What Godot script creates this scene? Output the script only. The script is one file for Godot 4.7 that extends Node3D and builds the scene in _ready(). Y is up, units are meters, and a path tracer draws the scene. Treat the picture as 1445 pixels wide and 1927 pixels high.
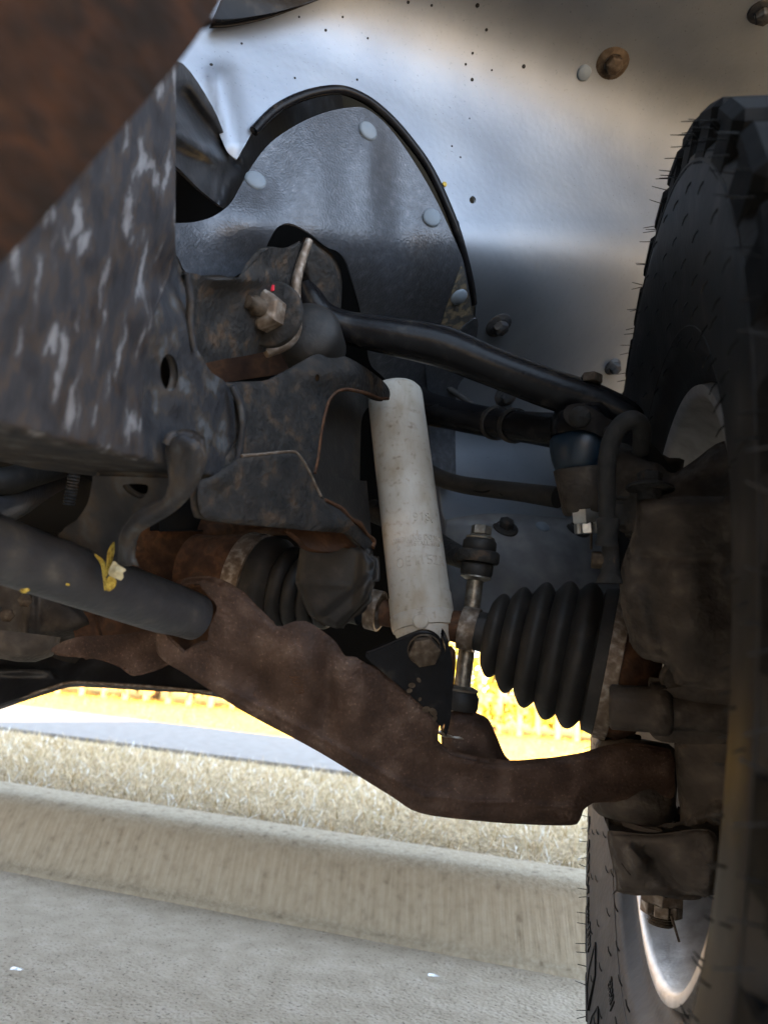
extends Node3D
# ---------------------------------------------------------------- geometry of the view
const FL := 1428.0                       # focal length in pixels of the 1445 x 1927 photograph
const CX := 722.5
const CY := 963.5
var cb := Basis(Vector3.RIGHT, deg_to_rad(13.2)) * Basis(Vector3(0, 0, 1), deg_to_rad(5.6))
var co := Vector3(0, 0.37, 0)
const YAW := 0.206
var TR := Vector3(cos(YAW), 0, sin(YAW))        # towards the outside of the truck
var TF := Vector3(sin(YAW), 0, -cos(YAW))       # towards the front of the truck
var WC := Vector3(0.2238, 0.405, -0.6098)         # wheel centre, inner face plane
var KO := Vector3(0.0, 0.0, -1.28)              # foot of the kerb
var KX := Vector3(0.962, 0, 0.273)              # along the kerb
var KZ := Vector3(0.273, 0, -0.962)             # away over the kerb
var M := {}
var rng := RandomNumberGenerator.new()


func ray(x: float, y: float) -> Vector3:
	return cb * Vector3((x - CX) / FL, (CY - y) / FL, -1.0)


func P(x: float, y: float, d: float) -> Vector3:
	return co + ray(x, y) * d


func d_side(x: float, y: float, l: float) -> float:       # depth of the vertical plane l metres outside of the camera
	var k: float = ray(x, y).dot(TR)
	var t: float = (l - co.dot(TR)) / k if absf(k) > 0.0001 else 9.0
	return t if t > 0.02 and t < 9.0 else 9.0


func d_level(x: float, y: float, h: float) -> float:
	var k: float = ray(x, y).y
	var t: float = (h - co.y) / k if absf(k) > 0.0001 else 9.0
	return t if t > 0.02 and t < 9.0 else 9.0


func d_front(x: float, y: float, f: float) -> float:
	var k: float = ray(x, y).dot(TF)
	return f / k if k > 0.01 else 9.0


var LN := Vector3(.42, -.04, .9).normalized()
func d_plane(x: float, y: float, p: Vector3, n: Vector3) -> float:
	var k := ray(x, y).dot(n)
	return (p - co).dot(n) / k if k < -.02 else 9.0


func d_arch(x: float, y: float, r: float) -> float:       # inside of a cylinder about the wheel's axle
	var o := co - WC
	var q := ray(x, y)
	var a := Vector2(o.dot(TF), o.y)
	var b := Vector2(q.dot(TF), q.y)
	var bb := b.dot(b)
	var h := a.dot(b) / bb
	var disc: float = h * h - (a.dot(a) - r * r) / bb
	return -h + sqrt(disc) if disc > 0.0 else 0.4


func smin(a: float, b: float, k: float) -> float:
	var h := maxf(k - absf(a - b), 0.0) / k
	return minf(a, b) - h * h * k * 0.25


func smax(a: float, b: float, k: float) -> float:
	return -smin(-a, -b, k)


func pl3(a: Array, b: Array, c: Array) -> Callable:       # the plane through three points [x, y, depth]
	var m := Basis(Vector3(a[0], b[0], c[0]), Vector3(a[1], b[1], c[1]), Vector3.ONE)
	var s: Vector3 = m.inverse() * Vector3(1.0 / a[2], 1.0 / b[2], 1.0 / c[2])
	return func(x: float, y: float) -> float: return 1.0 / maxf(s.x * x + s.y * y + s.z, 0.2)


func gauss(x: float, y: float, g: Array) -> float:        # [x, y, rx, ry, height]: a dome pressed towards the viewer
	var u: float = (x - g[0]) / g[2]
	var v: float = (y - g[1]) / g[3]
	return g[4] * exp(-(u * u + v * v))


func ridge(x: float, y: float, g: Array) -> float:        # [x0, y0, x1, y1, width, height]: a bead along a line
	var a := Vector2(g[0], g[1])
	var q := Geometry2D.get_closest_point_to_segment(Vector2(x, y), a, Vector2(g[2], g[3]))
	var u: float = q.distance_to(Vector2(x, y)) / g[4]
	return g[5] * exp(-u * u)


func stepd(x: float, y: float, g: Array) -> float:        # [x0, y0, x1, y1, width, height]: a step to the right hand of a line
	var a := Vector2(g[0], g[1])
	var t := (Vector2(g[2], g[3]) - a).normalized()
	var s: float = (Vector2(x, y) - a).cross(t) / g[4]
	return g[5] * smoothstep(-1.0, 1.0, s)


func relief(x: float, y: float, list: Array) -> float:
	var s := 0.0
	for g in list:
		if g.size() == 5:
			s += gauss(x, y, g)
		elif g[6] == "r":
			s += ridge(x, y, g)
		else:
			s += stepd(x, y, g)
	return s


func edge_drop(x: float, y: float, o: PackedVector2Array, w: float, h: float) -> float:
	var best := w * w
	var p := Vector2(x, y)
	for i in o.size():
		var q := Geometry2D.get_closest_point_to_segment(p, o[i], o[(i + 1) % o.size()])
		best = minf(best, p.distance_squared_to(q))
	var u := 1.0 - sqrt(best) / w
	return h * u * u


func O(flat: Array, n := 4) -> PackedVector2Array:        # a closed smooth outline; a doubled point is a corner
	var p := PackedVector2Array()
	for i in range(0, flat.size(), 2):
		p.append(Vector2(flat[i], flat[i + 1]))
	if n <= 1:
		return p
	var r := PackedVector2Array()
	var c := p.size()
	for i in c:
		var p0 := p[(i + c - 1) % c]
		var p1 := p[i]
		var p2 := p[(i + 1) % c]
		var p3 := p[(i + 2) % c]
		if p1.is_equal_approx(p2):
			continue
		for k in n:
			r.append(p1.cubic_interpolate(p2, p0, p3, float(k) / n))
	return r


func ell(x: float, y: float, rx: float, ry: float, turn := 0.0, n := 20) -> PackedVector2Array:
	var r := PackedVector2Array()
	for i in n:
		r.append(Vector2(x, y) + Vector2(cos(TAU * i / n) * rx, sin(TAU * i / n) * ry).rotated(turn))
	return r


# ---------------------------------------------------------------- mesh builder
class MB:
	var v := PackedVector3Array()
	var n := PackedVector3Array()
	var c := PackedColorArray()

	func tri(a: Vector3, b: Vector3, d: Vector3, na: Vector3, nb: Vector3, nd: Vector3) -> void:
		if (b - a).cross(d - a).dot(na + nb + nd) > 0.0:
			v.append_array([a, d, b])
			n.append_array([na, nd, nb])
		else:
			v.append_array([a, b, d])
			n.append_array([na, nb, nd])

	func quad(a: Vector3, b: Vector3, d: Vector3, e: Vector3, na: Vector3, nb: Vector3, nd: Vector3, ne: Vector3) -> void:
		tri(a, b, d, na, nb, nd)
		tri(a, d, e, na, nd, ne)

	func flat(a: Vector3, b: Vector3, d: Vector3, out: Vector3) -> void:
		var q := (b - a).cross(d - a).normalized()
		if q.dot(out) < 0.0:
			q = -q
		tri(a, b, d, q, q, q)

	func mesh(at: Vector3) -> ArrayMesh:
		var m := ArrayMesh.new()
		var w := PackedVector3Array()
		w.resize(v.size())
		for i in v.size():
			w[i] = v[i] - at
		var a := []
		a.resize(Mesh.ARRAY_MAX)
		a[Mesh.ARRAY_VERTEX] = w
		a[Mesh.ARRAY_NORMAL] = n
		if c.size() == v.size() and c.size() > 0:
			a[Mesh.ARRAY_COLOR] = c
		m.add_surface_from_arrays(Mesh.PRIMITIVE_TRIANGLES, a)
		return m

	func base() -> Vector3:
		var lo := v[0]
		var hi := v[0]
		for p in v:
			lo = lo.min(p)
			hi = hi.max(p)
		return Vector3((lo.x + hi.x) / 2, lo.y, (lo.z + hi.z) / 2)


func thing(called: String, label: String, category: String, at: Vector3, group := "") -> Node3D:
	var o := Node3D.new()
	o.name = called
	add_child(o, true)
	o.position = at
	tag(o, label, category, group)
	return o


func tag(o: Node3D, label: String, category: String, group := "") -> void:
	o.set_meta("label", label)
	o.set_meta("category", category)
	if group:
		o.set_meta("group", group)


func part(called: String, b: MB, m: Material, parent: Node3D, label := "") -> MeshInstance3D:
	var o := MeshInstance3D.new()
	o.name = called
	var at: Vector3 = parent.get_meta("at") if parent.has_meta("at") else parent.position
	o.mesh = b.mesh(at)
	o.set_meta("at", at)
	o.material_override = m
	parent.add_child(o, true)
	if label:
		o.set_meta("label", label)
	return o


func solo(called: String, b: MB, m: Material, label: String, category: String, group := "") -> MeshInstance3D:
	var o := MeshInstance3D.new()
	o.name = called
	var at := b.base()
	o.mesh = b.mesh(at)
	o.set_meta("at", at)
	o.position = at
	o.material_override = m
	add_child(o, true)
	if category:
		tag(o, label, category, group)
	return o


func struct(called: String, b: MB, m: Material) -> MeshInstance3D:
	var o := solo(called, b, m, "", "")
	o.set_meta("kind", "structure")
	return o


# a pressed sheet or casting: the outline stands at its own depth, gets its own relief and a real thickness with a rounded edge
func sheet(b: MB, o: PackedVector2Array, dfn: Callable, th: float, cell := 12.0, holes := []) -> void:
	var r := Rect2(o[0], Vector2.ZERO)
	for p in o:
		r = r.expand(p)
	var nx := int(ceil(r.size.x / cell)) + 1
	var ny := int(ceil(r.size.y / cell)) + 1
	var org := r.position - Vector2(cell * 0.37, cell * 0.41)
	var cut := {}
	for loop in [o] + holes:
		for i in loop.size():
			var a: Vector2 = loop[i]
			var e: Vector2 = loop[(i + 1) % loop.size()]
			var steps := int(ceil(a.distance_to(e) / (cell / 6.0))) + 1
			for k in steps + 1:
				var q := (a.lerp(e, float(k) / steps) - org) / cell
				cut[Vector2i(int(floor(q.x)), int(floor(q.y)))] = true
	var seen := {}
	var at := func(p: Vector2) -> Array:
		if seen.has(p):
			return seen[p]
		var p0 := P(p.x, p.y, dfn.call(p.x, p.y))
		var px := P(p.x + 3, p.y, dfn.call(p.x + 3, p.y)) - P(p.x - 3, p.y, dfn.call(p.x - 3, p.y))
		var py := P(p.x, p.y + 3, dfn.call(p.x, p.y + 3)) - P(p.x, p.y - 3, dfn.call(p.x, p.y - 3))
		var nn := px.cross(py).normalized()
		if nn.dot(p0 - co) > 0.0:
			nn = -nn
		var res := [p0, nn, p0 - nn * th]
		seen[p] = res
		return res
	for i in nx + 1:
		for j in ny + 1:
			var c0 := org + Vector2(i, j) * cell
			var cellp := PackedVector2Array([c0, c0 + Vector2(cell, 0), c0 + Vector2(cell, cell), c0 + Vector2(0, cell)])
			var polys := []
			if cut.has(Vector2i(i, j)):
				polys = Geometry2D.intersect_polygons(o, cellp)
				for h in holes:
					var nextp := []
					for q in polys:
						nextp.append_array(Geometry2D.clip_polygons(q, h))
					polys = nextp
			else:
				var mid := c0 + Vector2(cell, cell) / 2
				if not Geometry2D.is_point_in_polygon(mid, o):
					continue
				var inside := false
				for h in holes:
					inside = inside or Geometry2D.is_point_in_polygon(mid, h)
				if inside:
					continue
				polys = [cellp]
			for q in polys:
				if q.size() < 3:
					continue
				var idx := PackedInt32Array([0, 1, 2, 0, 2, 3]) if q.size() == 4 and not cut.has(Vector2i(i, j)) else Geometry2D.triangulate_polygon(q)
				for t in range(0, idx.size(), 3):
					var a: Array = at.call(q[idx[t]])
					var e: Array = at.call(q[idx[t + 1]])
					var f: Array = at.call(q[idx[t + 2]])
					b.tri(a[0], e[0], f[0], a[1], e[1], f[1])
					if th > 0.0:
						b.tri(a[2], e[2], f[2], -a[1], -e[1], -f[1])
	if th <= 0.0:
		return
	for li in holes.size() + 1:
		var loop: PackedVector2Array = o if li == 0 else holes[li - 1]
		var sgn := 1.0 if Geometry2D.is_polygon_clockwise(loop) else -1.0
		if li > 0:
			sgn = -sgn
		var rows := []
		var norms := []
		for i in loop.size():
			var tng := (loop[(i + 1) % loop.size()] - loop[(i + loop.size() - 1) % loop.size()]).normalized()
			var w := Vector2(tng.y, -tng.x) * sgn
			var a: Array = at.call(loop[i])
			var e: Array = at.call(loop[i] - w * 2.0)
			var outw: Vector3 = (a[0] - e[0])
			outw = (outw - a[1] * outw.dot(a[1])).normalized()
			var bev := minf(th * 0.5, 0.003)
			rows.append([a[0], a[0] + outw * bev * 0.7 - a[1] * bev * 0.3, a[0] + outw * bev - a[1] * bev, a[2] + outw * bev + a[1] * bev, a[2]])
			norms.append([a[1], (a[1] + outw).normalized(), outw, outw, -a[1]])
		for i in loop.size():
			var k := (i + 1) % loop.size()
			for s in 4:
				b.quad(rows[i][s], rows[k][s], rows[k][s + 1], rows[i][s + 1], norms[i][s], norms[k][s], norms[k][s + 1], norms[i][s + 1])


func nrm(dfn: Callable, x: float, y: float) -> Vector3:
	var p0 := P(x, y, dfn.call(x, y))
	var a := P(x + 6, y, dfn.call(x + 6, y)) - p0
	var c := P(x, y + 6, dfn.call(x, y + 6)) - p0
	var n := a.cross(c).normalized()
	return -n if n.dot(p0 - co) > 0.0 else n


func frame_of(axis: Vector3) -> Basis:
	var z := axis.normalized()
	var u := Vector3.UP if absf(z.y) < 0.9 else Vector3.RIGHT
	var x := u.cross(z).normalized()
	return Basis(x, z.cross(x), z)


# profile: [distance along the axis, radius] pairs
func lathe(b: MB, a: Vector3, axis: Vector3, prof: Array, segs := 28, phase := 0.0, facet := false) -> void:
	var fr := frame_of(axis)
	var nv := []
	for i in prof.size() - 1:
		var dt: float = prof[i + 1][0] - prof[i][0]
		var dr: float = prof[i + 1][1] - prof[i][1]
		var l := maxf(sqrt(dt * dt + dr * dr), 1e-7)
		nv.append(Vector2(dt / l, -dr / l))           # radial, axial
	var flip := 1.0
	if prof[prof.size() - 1][0] < prof[0][0]:
		flip = -1.0
	for i in nv.size():
		var n0: Vector2 = nv[i]
		var n1: Vector2 = nv[i]
		if i > 0 and nv[i - 1].dot(nv[i]) > 0.55:
			n0 = (nv[i - 1] + nv[i]).normalized()
		if i < nv.size() - 1 and nv[i + 1].dot(nv[i]) > 0.55:
			n1 = (nv[i + 1] + nv[i]).normalized()
		for s in segs:
			var t0 := TAU * s / segs + phase
			var t1 := TAU * (s + 1) / segs + phase
			var e0 := fr.x * cos(t0) + fr.y * sin(t0)
			var e1 := fr.x * cos(t1) + fr.y * sin(t1)
			var m0 := e0
			var m1 := e1
			if facet:
				m0 = (e0 + e1).normalized()
				m1 = m0
			var z0: Vector3 = a + fr.z * prof[i][0]
			var z1: Vector3 = a + fr.z * prof[i + 1][0]
			b.quad(z0 + e0 * prof[i][1], z0 + e1 * prof[i][1], z1 + e1 * prof[i + 1][1], z1 + e0 * prof[i + 1][1],
				(m0 * n0.x + fr.z * n0.y) * flip, (m1 * n0.x + fr.z * n0.y) * flip, (m1 * n1.x + fr.z * n1.y) * flip, (m0 * n1.x + fr.z * n1.y) * flip)


func hexa(b: MB, a: Vector3, axis: Vector3, r: float, h: float, phase := 0.0) -> void:
	lathe(b, a, axis, [[0, 0.0005], [0, r], [h * 0.85, r], [h, r * 0.84], [h, 0.0004]], 6, phase, true)


func smooth3(list: Array, n := 6) -> Array:             # [x, y, depth, radius] -> points and radii
	var pts := []
	for i in list.size() - 1:
		var q := [list[maxi(i - 1, 0)], list[i], list[i + 1], list[mini(i + 2, list.size() - 1)]]
		for k in n + (1 if i == list.size() - 2 else 0):
			var t := float(k) / n
			var w := []
			for e in 4:
				w.append(cubic_interpolate(q[1][e], q[2][e], q[0][e], q[3][e], t))
			pts.append([P(w[0], w[1], w[2]), w[3]])
	return pts


func tube(b: MB, pts: Array, segs := 18, cap := true) -> void:
	var fr := frame_of(pts[1][0] - pts[0][0])
	var rows := []
	for i in pts.size():
		var d: Vector3 = (pts[mini(i + 1, pts.size() - 1)][0] - pts[maxi(i - 1, 0)][0]).normalized()
		var x: Vector3 = (fr.x - d * fr.x.dot(d)).normalized()
		fr = Basis(x, d.cross(x), d)
		var row := []
		for s in segs:
			var e := fr.x * cos(TAU * s / segs) + fr.y * sin(TAU * s / segs)
			row.append([pts[i][0] + e * pts[i][1], e])
		rows.append(row)
	for i in rows.size() - 1:
		for s in segs:
			var k := (s + 1) % segs
			b.quad(rows[i][s][0], rows[i][k][0], rows[i + 1][k][0], rows[i + 1][s][0], rows[i][s][1], rows[i][k][1], rows[i + 1][k][1], rows[i + 1][s][1])
	if cap:
		for e in [0, rows.size() - 1]:
			var d: Vector3 = (pts[1][0] - pts[0][0]) * -1.0 if e == 0 else pts[e][0] - pts[e - 1][0]
			d = d.normalized()
			for s in segs:
				b.tri(pts[e][0], rows[e][s][0], rows[e][(s + 1) % segs][0], d, d, d)


func box(b: MB, t: Transform3D, s: Vector3, bev := 0.0) -> void:
	# a box with chamfered edges
	var h := s / 2
	for ax in 3:
		for sg in [-1.0, 1.0]:
			var u := (ax + 1) % 3
			var w := (ax + 2) % 3
			var q := []
			for k in [[-1, -1], [1, -1], [1, 1], [-1, 1]]:
				var p := Vector3.ZERO
				p[ax] = sg * h[ax]
				p[u] = k[0] * (h[u] - bev)
				p[w] = k[1] * (h[w] - bev)
				q.append(t * p)
			var n := Vector3.ZERO
			n[ax] = sg
			n = (t.basis * n).normalized()
			b.quad(q[0], q[1], q[2], q[3], n, n, n, n)
	if bev <= 0.0:
		return
	for ax in 3:                                            # chamfers along each axis
		var u := (ax + 1) % 3
		var w := (ax + 2) % 3
		for su in [-1.0, 1.0]:
			for sw in [-1.0, 1.0]:
				var q := []
				for k in [[-1, 0], [1, 0], [1, 1], [-1, 1]]:
					var p := Vector3.ZERO
					p[ax] = k[0] * (h[ax] - bev)
					p[u] = su * (h[u] - (bev if k[1] == 1 else 0.0))
					p[w] = sw * (h[w] - (0.0 if k[1] == 1 else bev))
					q.append(t * p)
				var n := Vector3.ZERO
				n[u] = su
				n[w] = sw
				n = (t.basis * n).normalized()
				b.quad(q[0], q[1], q[2], q[3], n, n, n, n)
	for sx in [-1.0, 1.0]:
		for sy in [-1.0, 1.0]:
			for sz in [-1.0, 1.0]:
				var g := Vector3(sx, sy, sz)
				b.flat(t * (g * Vector3(h.x, h.y - bev, h.z - bev)), t * (g * Vector3(h.x - bev, h.y, h.z - bev)), t * (g * Vector3(h.x - bev, h.y - bev, h.z)), t.basis * g)


func lettering(b: MB, text: String, size: float, thick: float, place: Callable, bold := true) -> void:
	var f := SystemFont.new()
	f.font_names = PackedStringArray(["Droid Sans"])
	f.font_weight = 700 if bold else 400
	var t := TextMesh.new()
	t.text = text
	t.font = f
	t.font_size = 32
	t.pixel_size = size / 32.0
	t.depth = thick
	t.curve_step = 2.0
	var a := t.get_mesh_arrays()
	var vs: PackedVector3Array = a[Mesh.ARRAY_VERTEX]
	var ix: PackedInt32Array = a[Mesh.ARRAY_INDEX] if a[Mesh.ARRAY_INDEX] != null else PackedInt32Array(range(vs.size()))
	var ns: PackedVector3Array = a[Mesh.ARRAY_NORMAL]
	for i in range(0, ix.size(), 3):
		var q := []
		for k in 3:
			var p: Vector3 = vs[ix[i + k]]
			var o: Vector3 = place.call(p)
			var o2: Vector3 = place.call(p + ns[ix[i + k]] * 0.0005)
			q.append([o, (o2 - o).normalized()])
		b.tri(q[0][0], q[1][0], q[2][0], q[0][1], q[1][1], q[2][1])


# ---------------------------------------------------------------- materials
func lin(r: float, g: float, bl: float) -> Color:
	return Color(r, g, bl).linear_to_srgb()


var noise_cache := {}
func noise(freq: float, oct: int, sd: int, kind := 0, cols := [], size := 512) -> NoiseTexture2D:
	var key := str(freq, "_", oct, "_", sd, "_", kind, "_", cols, size)
	if noise_cache.has(key):
		return noise_cache[key]
	var n := FastNoiseLite.new()
	n.seed = sd
	n.frequency = freq
	n.fractal_octaves = oct
	n.fractal_type = FastNoiseLite.FRACTAL_FBM if oct > 1 else FastNoiseLite.FRACTAL_NONE
	n.noise_type = FastNoiseLite.TYPE_SIMPLEX_SMOOTH if kind == 0 else FastNoiseLite.TYPE_CELLULAR
	if kind == 2:
		n.noise_type = FastNoiseLite.TYPE_SIMPLEX_SMOOTH
		n.domain_warp_enabled = true
		n.domain_warp_amplitude = 26.0
		n.domain_warp_frequency = .03
		n.domain_warp_fractal_octaves = 5
	if kind == 1:
		n.cellular_return_type = FastNoiseLite.RETURN_DISTANCE
	var t := NoiseTexture2D.new()
	t.width = size
	t.height = size
	t.seamless = true
	t.noise = n
	if cols:
		var g := Gradient.new()
		g.offsets = PackedFloat32Array(cols.map(func(c): return c[0]))
		g.colors = PackedColorArray(cols.map(func(c): return lin(c[1], c[2], c[3])))
		t.color_ramp = g
	noise_cache[key] = t
	return t


func mat(called: String, cols: Array, freq: float, oct: int, scale: Vector3, rough: float, metal := 0.0, bump := 0.0, bfreq := 0.05, boct := 4, bkind := 0, sd := 1, akind := 0) -> StandardMaterial3D:
	var m := StandardMaterial3D.new()
	m.resource_name = called
	if cols.size() == 1:
		m.albedo_color = lin(cols[0][1], cols[0][2], cols[0][3])
	else:
		m.albedo_texture = noise(freq, oct, sd, akind, cols)
	m.uv1_triplanar = true
	m.uv1_world_triplanar = true
	m.uv1_scale = scale
	m.uv1_triplanar_sharpness = 4.0
	m.roughness = rough
	m.metallic = metal
	if rough >= .5:
		m.metallic_specular = .22
	if bump > 0.0:
		m.heightmap_enabled = true
		m.heightmap_scale = bump
		m.heightmap_texture = noise(bfreq, boct, sd + 7, bkind)
	M[called] = m
	return m


func specks(m: StandardMaterial3D, cols: Array, freq: float, scale: float, sd := 3, kind := 0) -> void:
	m.detail_enabled = true
	m.detail_blend_mode = BaseMaterial3D.BLEND_MODE_MUL
	m.detail_uv_layer = BaseMaterial3D.DETAIL_UV_2
	m.uv2_triplanar = true
	m.uv2_world_triplanar = true
	m.uv2_scale = Vector3.ONE * scale
	m.detail_albedo = noise(freq, 3, sd, kind, cols)


func materials() -> void:
	var one := Vector3.ONE
	var m: StandardMaterial3D
	m = mat("frame_paint", [[0.0, .022, .022, .024], [.4, .03, .03, .033], [.5, .046, .037, .031], [.6, .036, .035, .037], [.68, .05, .049, .05], [.72, .095, .096, .1], [.8, .13, .132, .138], [1.0, .18, .182, .19]], .014, 6, Vector3(9, 3.4, 9), .6, 0.1, .02, .08, 4, 0, 1, 2)
	specks(m, [[0, .5, .45, .42], [.5, 1, 1, 1], [1, 1, 1, 1]], .02, 3.0)
	m = mat("frame_dark", [[0.0, .018, .019, .022], [.5, .03, .031, .034], [.62, .045, .038, .032], [.75, .06, .065, .07], [1.0, .1, .1, .1]], .02, 5, one * 3.2, .62, 0.1, .09, .07, 4)
	m = mat("bracket", [[0.0, .016, .016, .016], [.5, .027, .026, .025], [.66, .036, .032, .028], [.76, .055, .04, .029], [1.0, .075, .052, .036]], .02, 5, one * 4.0, .7, 0.1, .1, .08, 4)
	specks(m, [[0, .6, .6, .6], [.5, 1, 1, 1], [1, 1, 1, 1]], .06, 4.0)
	m = mat("rust", [[0.0, .02, .012, .009], [.45, .05, .026, .016], [.6, .085, .042, .022], [.8, .05, .03, .02], [1.0, .13, .07, .04]], .018, 5, one * 3.5, .8, 0.05, .08, .07, 4)
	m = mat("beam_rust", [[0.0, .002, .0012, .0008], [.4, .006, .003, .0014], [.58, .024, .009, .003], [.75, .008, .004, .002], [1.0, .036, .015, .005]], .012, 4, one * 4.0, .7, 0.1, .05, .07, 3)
	m = mat("arm_rust", [[0.0, .065, .036, .024], [.45, .125, .07, .046], [.62, .18, .108, .074], [1.0, .28, .19, .14]], .012, 5, one * 4.5, .72, 0.1, .07, .09, 4)
	specks(m, [[0, .24, .24, .24], [.5, .3, .3, .3], [.77, .33, .33, .34], [.81, .75, .77, .82], [1, .9, .9, .9]], .13, 5.0)
	m.metallic_specular = .35
	m = mat("black_paint", [[0.0, .004, .004, .0045], [.65, .007, .007, .008], [.85, .02, .018, .016], [1.0, .04, .036, .032]], .02, 4, one * 4.0, .27, 0.0, .012, .09, 4)
	m.metallic_specular = .22
	m = mat("bar_paint", [[0.0, .018, .019, .022], [.6, .03, .031, .035], [.78, .045, .044, .044], [1.0, .09, .085, .075]], .015, 5, one * 4.0, .45, 0.0, .03, .08, 4)
	m = mat("rubber", [[0.0, .008, .0075, .007], [.6, .014, .0125, .011], [1.0, .032, .026, .021]], .03, 4, one * 4.0, .62, 0.0, .02, .1, 3)
	m.metallic_specular = .4
	m = mat("hose", [[0.0, .02, .02, .02], [1.0, .04, .038, .036]], .03, 4, one * 5.0, .65, 0.0, .03, .1, 3)
	m = mat("shock_paint", [[0.0, .26, .21, .15], [.3, .33, .295, .24], [.5, .37, .34, .29], [1.0, .42, .39, .345]], .012, 4, Vector3(5, 2.5, 5), .5, 0.0, .02, .1, 3)
	specks(m, [[0, .35, .3, .25], [.2, .8, .75, .7], [.3, 1, 1, 1], [1, 1, 1, 1]], .07, 3.0)
	m = mat("liner", [[0.0, .165, .185, .215], [.5, .2, .223, .255], [1.0, .24, .26, .285]], .008, 4, one * 2.0, .5, .78, .012, .12, 3)
	specks(m, [[0, .3, .3, .3], [.13, .5, .5, .5], [.18, 1, 1, 1], [1, 1, 1, 1]], .11, 5.0, 5)
	m = mat("liner_satin", [[0.0, .1, .104, .11], [.5, .14, .145, .15], [1.0, .2, .2, .2]], .02, 4, one * 3.0, .5, .25, .02, .1, 3)
	m = mat("flap", [[0.0, .034, .038, .045], [.55, .046, .051, .06], [.75, .058, .064, .074], [1.0, .1, .1, .11]], .02, 5, Vector3(10, 9, 10), .4, .3, .03, .08, 4)
	specks(m, [[0, .6, .6, .6], [.5, 1, 1, 1], [.8, 1, 1, 1], [.86, 2, 2, 2]], .08, 5.0)
	m = mat("mud", [[0.0, .05, .055, .06], [.45, .06, .06, .058], [.55, .13, .11, .075], [1.0, .2, .17, .12]], .03, 5, one * 6.0, .8, 0, .05, .08, 4)
	m = mat("panel_dark", [[0.0, .015, .016, .018], [.6, .03, .032, .036], [1.0, .08, .085, .095]], .015, 4, one * 3.0, .4, .3, .03, .06, 3)
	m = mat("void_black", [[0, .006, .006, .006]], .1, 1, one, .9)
	m = mat("steel", [[0.0, .09, .075, .055], [.5, .18, .16, .13], [1.0, .3, .28, .25]], .03, 4, one * 8.0, .45, .7, .02, .09, 3)
	m = mat("zinc", [[0.0, .4, .4, .4], [1.0, .62, .62, .6]], .03, 3, one * 8.0, .32, .85, .01, .09, 3)
	m = mat("rust_bolt", [[0.0, .03, .022, .016], [.5, .06, .045, .032], [1.0, .11, .09, .07]], .04, 4, one * 8.0, .6, .4, .012, .1, 3)
	m = mat("band", [[0.0, .07, .05, .035], [.5, .13, .1, .075], [.7, .2, .17, .14], [1.0, .3, .27, .24]], .04, 4, one * 5.0, .5, .4, .03, .1, 3)
	m = mat("cast", [[0.0, .02, .0165, .014], [.5, .042, .035, .029], [.7, .058, .048, .04], [1.0, .1, .085, .07]], .02, 5, one * 4.0, .7, .15, .07, .09, 4)
	m.metallic_specular = .35
	m = mat("tyre", [[0.0, .014, .0137, .0132], [.5, .021, .0203, .0197], [.72, .028, .0268, .026], [1.0, .05, .047, .043]], .012, 4, one * 3.0, .58, 0.0, .02, .08, 3)
	m = mat("tread", [[0.0, .008, .008, .008], [1.0, .017, .0165, .016]], .03, 3, one * 4.0, .7)
	m.metallic_specular = .12
	m = mat("tyre_letter", [[0, .014, .014, .014]], .1, 1, one, .5)
	m = mat("rim", [[0.0, .3, .275, .25], [.5, .42, .39, .36], [1.0, .5, .48, .46]], .02, 4, one * 4.0, .45, .7, .02, .12, 2)
	m = mat("disc", [[0.0, .012, .011, .01], [1.0, .03, .027, .025]], .02, 4, one * 4.0, .6, .3)
	m = mat("blue_boot", [[0, .003, .012, .024]], .1, 1, one, .4)
	m = mat("plastic_clip", [[0, .13, .155, .18]], .1, 1, one, .5)
	m = mat("red_mark", [[0, .55, .03, .05]], .1, 1, one, .6)
	m = mat("leaf_yellow", [[0.0, .14, .085, .02], [.45, .3, .22, .04], [1.0, .45, .36, .1]], .03, 4, one * 14.0, .75, 0, .12, .06, 3)
	m = mat("leaf_pale", [[0.0, .3, .27, .16], [1.0, .48, .44, .3]], .02, 3, one * 14.0, .8, 0, .05, .06, 3)
	m = mat("kerb_concrete", [[0.0, .31, .255, .175], [.5, .39, .325, .23], [1.0, .47, .405, .305]], .02, 5, Vector3(11.0, .9, 11.0), .9, 0.0, .1, .04, 3, 0, 4)
	specks(m, [[0, .45, .42, .4], [.28, .9, .9, .9], [.5, 1, 1, 1], [1, 1.1, 1.1, 1.1]], .03, 2.5)
	m = mat("pavement_concrete", [[0.0, .39, .325, .24], [.5, .46, .385, .29], [1.0, .53, .455, .36]], .015, 5, one * 2.0, .9, 0.0, .25, .12, 4)
	specks(m, [[0, .25, .22, .2], [.2, .5, .5, .5], [.27, 1, 1, 1], [.8, 1, 1, 1], [1, 1.25, 1.25, 1.25]], .09, 3.0, 5)
	m = mat("sidewalk_concrete", [[0.0, .12, .108, .095], [1.0, .17, .155, .14]], .02, 4, one * 1.5, .9, 0.0, .2, .1, 3)
	m = mat("soil", [[0.0, .13, .09, .05], [.5, .24, .18, .1], [1.0, .34, .27, .16]], .03, 4, one * 2.0, .95, 0.0, .8, .06, 4)
	m = mat("lawn", [[0.0, .28, .18, .03], [.5, .4, .26, .05], [1.0, .5, .35, .1]], .03, 4, one * .7, .95, 0.0, .8, .06, 4)
	m = mat("picket_paint", [[0.0, .3, .2, .08], [1.0, .4, .28, .13]], .03, 3, one, .7)
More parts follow.
